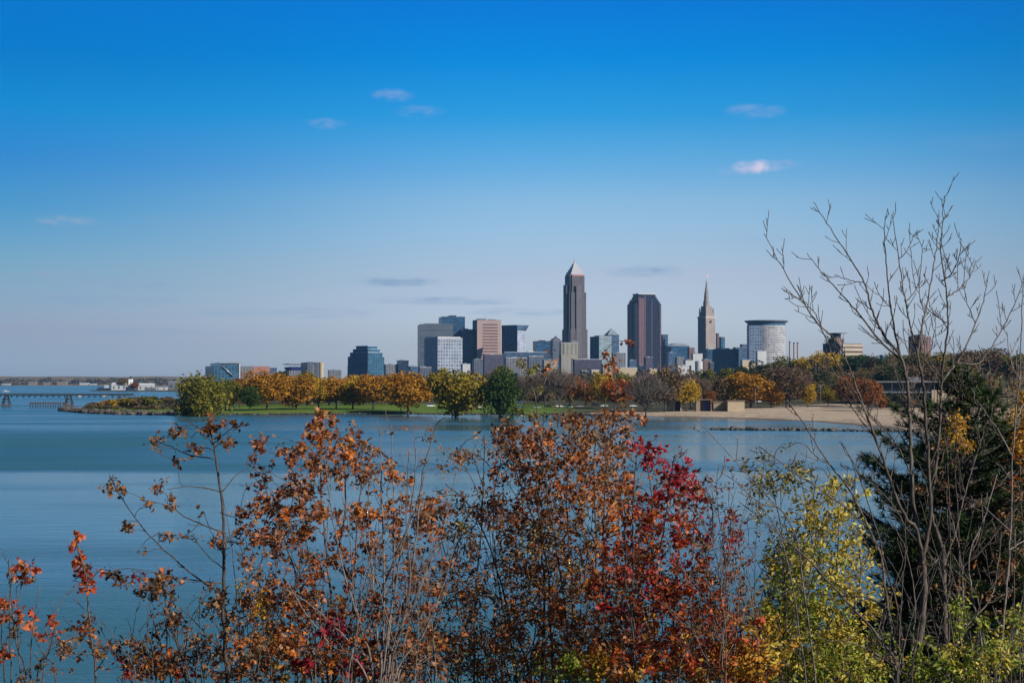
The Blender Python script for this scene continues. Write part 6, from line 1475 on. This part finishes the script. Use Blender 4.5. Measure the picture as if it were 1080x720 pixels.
BR = [([(994, 580), (988, 560), (982, 535), (987, 490), (992, 435), (993, 403), (996.6, 370.5), (1000, 341.6), (998.4, 309), (993, 269.4), (993.7, 237), (996, 206)], 5.0, 0, -.3),
      ([(994, 402), (1004, 388), (1014.7, 374), (1029, 341.6), (1038, 312.7), (1042.8, 285.7)], 3.2, 0, .5), ([(999, 312), (1011, 305.5), (1023.7, 291), (1029, 275)], 1.8, 0, .3),
      ([(994, 296), (1002, 290), (1011, 273), (1014, 251)], 1.7, 0, -.4), ([(1010, 382), (1030, 384), (1040, 374), (1054, 352.5), (1068.8, 323.6), (1080, 294.7), (1086, 280)], 2.4, .1, .8),
      ([(993, 405), (984, 392), (975, 378), (966, 360)], 2.0, 0, -.5), ([(995, 400), (982, 398), (970, 388)], 1.5, 0, .4), ([(998, 340), (985, 330), (976, 310)], 1.4, -.2, .2), ([(1029, 341), (1020, 318), (1016, 296)], 1.3, .3, .7),
      ([(997, 640), (1002, 618), (1012, 602), (1040, 575), (1067, 540), (1090, 515)], 4.2, 0, -.3), ([(996, 620), (985, 590), (958, 560), (940, 530), (915, 505), (890, 490)], 2.2, 0, .5),
      ([(998, 700), (1020, 660), (1045, 630), (1053, 590), (1056, 560)], 3.0, 0, .6), ([(995, 600), (1008, 560), (1018, 520), (1030, 480), (1038, 455)], 2.4, 0, .8), ([(984, 525), (1000, 500), (1018, 488), (1040, 470)], 1.8, 0, -.5),
      ([(990, 470), (975, 450), (960, 440), (948, 425)], 1.6, 0, .5), ([(992, 440), (1006, 428), (1016, 412), (1022, 400)], 1.5, 0, -.4)]
for pts, w_, d0, d1 in BR:
    C, rs = p.stem(pts, w_ * .95, .7, d0, d1, ground=False); p.twigs(C, rs, 2, (7, 28), .75, True, .2); p.side(C, rs, len(pts) // 4, (30, 62))
p.finish('bare_sapling', 'tallest bare sapling, its straight stem standing before the dark pine', 'sapling', BS, None)
p = Plant(10.4, 18)
for pts, w_, d0, d1 in (([(951, 724), (927.8, 673), (896.7, 638), (857.8, 595.5), (815, 556.7), (780, 529)], 4.6, 0, .6), ([(944, 724), (943, 689), (935.5, 634.5), (929.7, 587.8), (914, 552.8), (896.7, 517.8), (873, 486.7), (846, 444), (828, 420)], 4.6, 0, .8),
                        ([(945, 700), (925, 690), (905, 680), (880, 675)], 2.2, 0, -.3), ([(936, 640), (915, 630), (880, 628), (845, 625)], 1.6, 0, .4), ([(918, 560), (905, 548), (885, 530), (840, 500), (800, 470)], 1.8, .4, 1),
                        ([(952, 724), (950, 660), (935, 600), (925, 560), (905, 500), (890, 470)], 2.6, 0, -.6), ([(955, 724), (962, 680), (965, 630), (955, 580), (935, 540)], 2.6, 0, .4),
                        ([(876, 490), (862, 482), (850, 470), (838, 466)], 1.2, .5, .4), ([(900, 524), (902, 500), (896, 480)], 1.2, .5, .4)):
    C, rs = p.stem(pts, w_, .9, d0, d1, ground=pts[0][1] > 715); p.twigs(C, rs, 4, (8, 30), .6, True, .25)
p.finish('bare_sapling', 'bare sapling arching left across the yellow shrub', 'sapling', BS, None)
p = Plant(11.0, 19)
for pts, w_, d0, d1 in (([(1052, 724), (1060, 640), (1066, 560), (1068, 480), (1075, 400), (1078, 330), (1080, 290)], 3.6, 0, .4), ([(1040, 724), (1028, 640), (1022, 590), (1040, 540), (1052, 500)], 2.8, 0, .4), ([(1068, 480), (1050, 450), (1036, 430), (1026, 418)], 1.8, 0, .4),
                        ([(1066, 560), (1044, 540), (1030, 528), (1010, 524)], 1.8, 0, .4), ([(1072, 440), (1082, 420), (1092, 396)], 1.8, 0, .4), ([(1075, 400), (1066, 380), (1062, 350)], 1.4, 0, .4), ([(1064, 580), (1080, 570), (1100, 556)], 1.8, 0, .4),
                        ([(1030, 724), (1012, 670), (1016, 620), (1012, 580), (1002, 540)], 2.6, 0, .4), ([(1075, 724), (1074, 660), (1084, 600)], 2.4, 0, .4)):
    C, rs = p.stem(pts, w_, .9, d0, d1, ground=pts[0][1] > 715); p.twigs(C, rs, 4, (10, 30), .6, True, .25)
p.finish('bare_sapling', 'thin bare sapling running up the right edge', 'sapling', BG, None)

# ---- 12 yellow green growth bottom right
p = Plant(10.2, 20, 1.3)
for pts in ([(1020, 726), (1016, 690), (1010, 650), (1008, 630)], [(1050, 726), (1054, 700), (1060, 680)], [(985, 726), (988, 700), (990, 680)], [(1075, 726), (1076, 690), (1074, 650)], [(1035, 726), (1030, 690), (1034, 660)], [(960, 726), (962, 705)], [(1005, 726), (998, 700)]):
    C, rs = p.stem(pts, 2.2, .9); p.twigs(C, rs, 5, (8, 22), .6, False)
p.brush(22, 940, 1080, ytop=(520, 660), w=(1.2, 2.6))
p.clusters('ygreen', [(1010, 640, 16, 12, 14), (1016, 660, 18, 10, 8), (1070, 648, 12, 10, 6), (984, 690, 16, 12, 10), (1000, 710, 50, 12, 26), (1060, 690, 22, 20, 20), (975, 706, 18, 10, 12), (1030, 695, 20, 16, 14)], 7.6, 'oval', (4, 9), 8, .4)
p.clusters('yellow', [(1040, 700, 36, 16, 22), (1065, 680, 18, 20, 12), (1012, 690, 18, 14, 8), (1070, 650, 10, 10, 3)], 7.4, 'oval', (4, 8), 8, .4)
p.clusters('brown', [(1000, 600, 30, 40, 8), (1030, 640, 30, 50, 10), (950, 690, 14, 30, 8)], 5, 'oval', (2, 6), 7, .6)
p.finish('shrub', 'light green and yellow bush in the bottom right corner', 'shrub', BM)

# ---- 13 dark pine
def pine(D, px, ytop, label, seed, widths, extra=()):
    rng = np.random.default_rng(seed)
    top = P(px, ytop, D); x, y = top.x, top.y
    zb = float(bankz(np.array(x), np.array(y))) - .1; hh = top.z - zb
    r = empty('pine_tree', (x, y, zb)); tag(r, label, 'tree')
    mb = MB(); lean = .15
    mb.tube([(0, 0, 0), (.05, .05, hh * .5), (0, 0, hh)], [.14, .09, .015], 9); mb.build('trunk', BK, r)
    wd = MB(); T = []; Td = []
    z = .5
    while z < hh - .05:
        t = 1 - z / hh; Rm = np.interp(hh - z, widths[0], widths[1])
        n = 6 + int(t * 3)
        a0 = rng.uniform(0, 6.28)
        for k in range(n):
            a = a0 + 2 * math.pi * k / n + rng.uniform(-.3, .3); l_ = Rm * rng.uniform(.55, 1.22); z0 = z; z = z + rng.uniform(-.14, .14)
            dx = np.array([math.cos(a), math.sin(a), 0])
            pts = [np.array([0, 0, z]) + dx * l_ * s_ + np.array([0, 0, l_ * (.42 * s_ * s_ + .02 * s_)]) for s_ in (0, .3, .6, .85, 1)]
            wd.tube(pts, [.03 * (l_ / 2 + .3), .022 * (l_ / 2 + .3), .015, .01, .006], 5)
            m = max(3, int(l_ / .11))
            for j in range(m):
                s_ = .22 + .78 * (j + rng.random()) / m
                base = np.array([0, 0, z]) + dx * l_ * s_ + np.array([0, 0, l_ * (.42 * s_ * s_ + .02 * s_)])
                for sd in (-1, 1):
                    sl_ = (1 - s_ * .75) * l_ * .42 * rng.uniform(.5, 1.1) + .04
                    perp = np.array([-dx[1], dx[0], 0]) * sd
                    e = base + (perp * .8 + dx * .6) * sl_ + np.array([0, 0, sl_ * .25])
                    wd.tube([base, e], [.007, .004], 3, False)
                    q = max(1, int(sl_ / .13))
                    for g in range(q): T.append(base + (e - base) * (g + 1) / q); Td.append((perp * .8 + dx * .6 + np.array([0, 0, .5])))
            T.append(pts[-1]); Td.append(dx + np.array([0, 0, .8])); z = z0
        z += rng.uniform(.13, .2)
    T.append(np.array([0, 0, hh])); Td.append(np.array([0, 0, 1.]))
    wd.build('branches', BK, r)
    T = np.array(T); Td = np.array(Td); Td /= np.linalg.norm(Td, axis=1)[:, None]
    k = 26; A = np.repeat(T, k, 0); Dn = np.repeat(Td, k, 0) + rng.normal(size=(len(A), 3)) * .7
    Dn /= np.linalg.norm(Dn, axis=1)[:, None]; Ln = rng.uniform(.07, .12, len(A))[:, None]
    sd = np.cross(Dn, rng.normal(size=Dn.shape)); sd /= np.linalg.norm(sd, axis=1)[:, None]; wd_ = .0052
    V = np.stack([A - sd * wd_, A + sd * wd_, A + Dn * Ln + sd * wd_ * .25, A + Dn * Ln - sd * wd_ * .25], 1).reshape(-1, 3)
    brown = (np.linalg.norm(T[:, :2], axis=1) < .45 * np.interp(hh - T[:, 2], widths[0], widths[1])) & (rng.random(len(T)) < .55)
    v = np.where(brown, rng.uniform(.78, 1, len(T)), rng.uniform(0, .62, len(T)))
    me = pymesh('needles', V, np.arange(len(V)).reshape(-1, 4), np.repeat(v, k * 4))
    link('needles', me, r, None, leafmat('pine_needles', [(.007, .020, .007), (.014, .036, .010), (.030, .058, .014), (.055, .08, .018), (.10, .058, .028), (.18, .09, .035)], .15, .5, .3))
    return r
pine(19.0, 1021, 396, 'big dark green pine behind the bare saplings at right', 31, ([0, .6, 1.2, 2.0, 3.0, 6], [.08, .55, .88, 1.15, 1.35, 1.6]))
pine(21.0, 1002, 462, 'lower left dark pine pressed against the big pine', 32, ([0, .4, 1.0, 2.0, 6], [.08, .50, .85, 1.1, 1.4]))
pine(22.0, 1066, 470, 'second dark pine cut by the right edge', 33, ([0, .5, 1.2, 2.4, 6], [.08, .5, .9, 1.2, 1.5]))

# orange leafed bushes near the pine
p = Plant(16.5, 34, 1.3)
for pts in ([(1010, 724), (1012, 600), (1008, 500), (1010, 440)], [(1000, 724), (1002, 560), (998, 470)]): p.stem(pts, 2.4, .8)
p.clusters('gold', [(1012, 455, 10, 16, 16), (1006, 440, 8, 8, 6), (1018, 470, 8, 10, 5)], 5, 'oval', (5, 11), 5, .3)
p.clusters('brown', [(1000, 470, 16, 24, 14), (985, 520, 16, 20, 10)], 5, 'oval', (4, 8), 6, .3)
p.finish('shrub', 'thin shoot with a tuft of golden orange leaves in front of the big pine', 'shrub', BM)
p = Plant(18.0, 35, 1.5)
for pts in ([(1078, 724), (1080, 600), (1076, 500), (1078, 430)], [(1090, 724), (1092, 560), (1088, 440)], [(1070, 724), (1066, 560), (1070, 470)]): p.stem(pts, 2.8, .9)
p.clusters('gold', [(1078, 450, 14, 28, 30), (1082, 480, 14, 20, 18), (1095, 450, 14, 40, 20)], 5.2, 'oval', (5, 11), 6, .5)
p.clusters('orange', [(1078, 470, 14, 24, 12), (1072, 500, 10, 20, 6)], 5.2, 'oval', (5, 10), 6, .5)
p.clusters('brown', [(1070, 540, 20, 40, 24), (1065, 600, 24, 40, 18)], 5.2, 'oval', (4, 8), 6, .5)
p.finish('shrub', 'orange gold leafed shrub glowing at the right edge', 'shrub', BM)

# brown twiggy scrub rising on the slope behind the pine
def scrub(D, spots, stems, label, seed, pal=('olive', 'brown')):
    p = Plant(D, seed)
    for pts, w_ in stems:
        C, rs = p.stem(pts, w_, .6); p.twigs(C, rs, 3, (10, 34), .7, True, .15)
    for q_, sp_ in zip(pal, spots): p.clusters(q_, sp_, 3.0, 'oval', (4, 9), 7, D * .04)
    r = p.finish('scrub_tree', label, 'tree', BG, 'scrub trees on the right slope')
    return r
def sstems(rng, n, x0, x1, y0, y1, sp=26):
    o = []
    for _ in range(n):
        x = rng.uniform(x0, x1); t = rng.uniform(y0, y1); k = rng.uniform(-sp, sp)
        o.append(([(x, 640), (x + k * .3, 560), (x + k * .5, 490), (x + k, t)], rng.uniform(1.8, 3.0)))
    return o
rng = random.Random(77)
scrub(48, ([(1050, 420, 24, 26, 26), (1040, 470, 30, 30, 20)], [(1052, 420, 30, 40, 40), (1048, 480, 34, 40, 30)]), sstems(rng, 10, 1030, 1064, 372, 410), 'leafless brown scrub tree just right of the big pine top', 41)
scrub(55, ([(1078, 400, 20, 30, 18)], [(1080, 410, 24, 40, 40), (1078, 470, 26, 40, 26)]), sstems(rng, 9, 1062, 1096, 368, 410), 'brown scrub tree at the right edge above the orange gold shrub', 42, ('gold', 'brown'))
scrub(62, ([(1020, 400, 20, 20, 14)], [(1024, 398, 22, 20, 26), (1010, 430, 24, 24, 14)]), sstems(rng, 8, 1008, 1036, 374, 396, 18), 'pale brown scrub tree behind the tip of the big pine', 43)
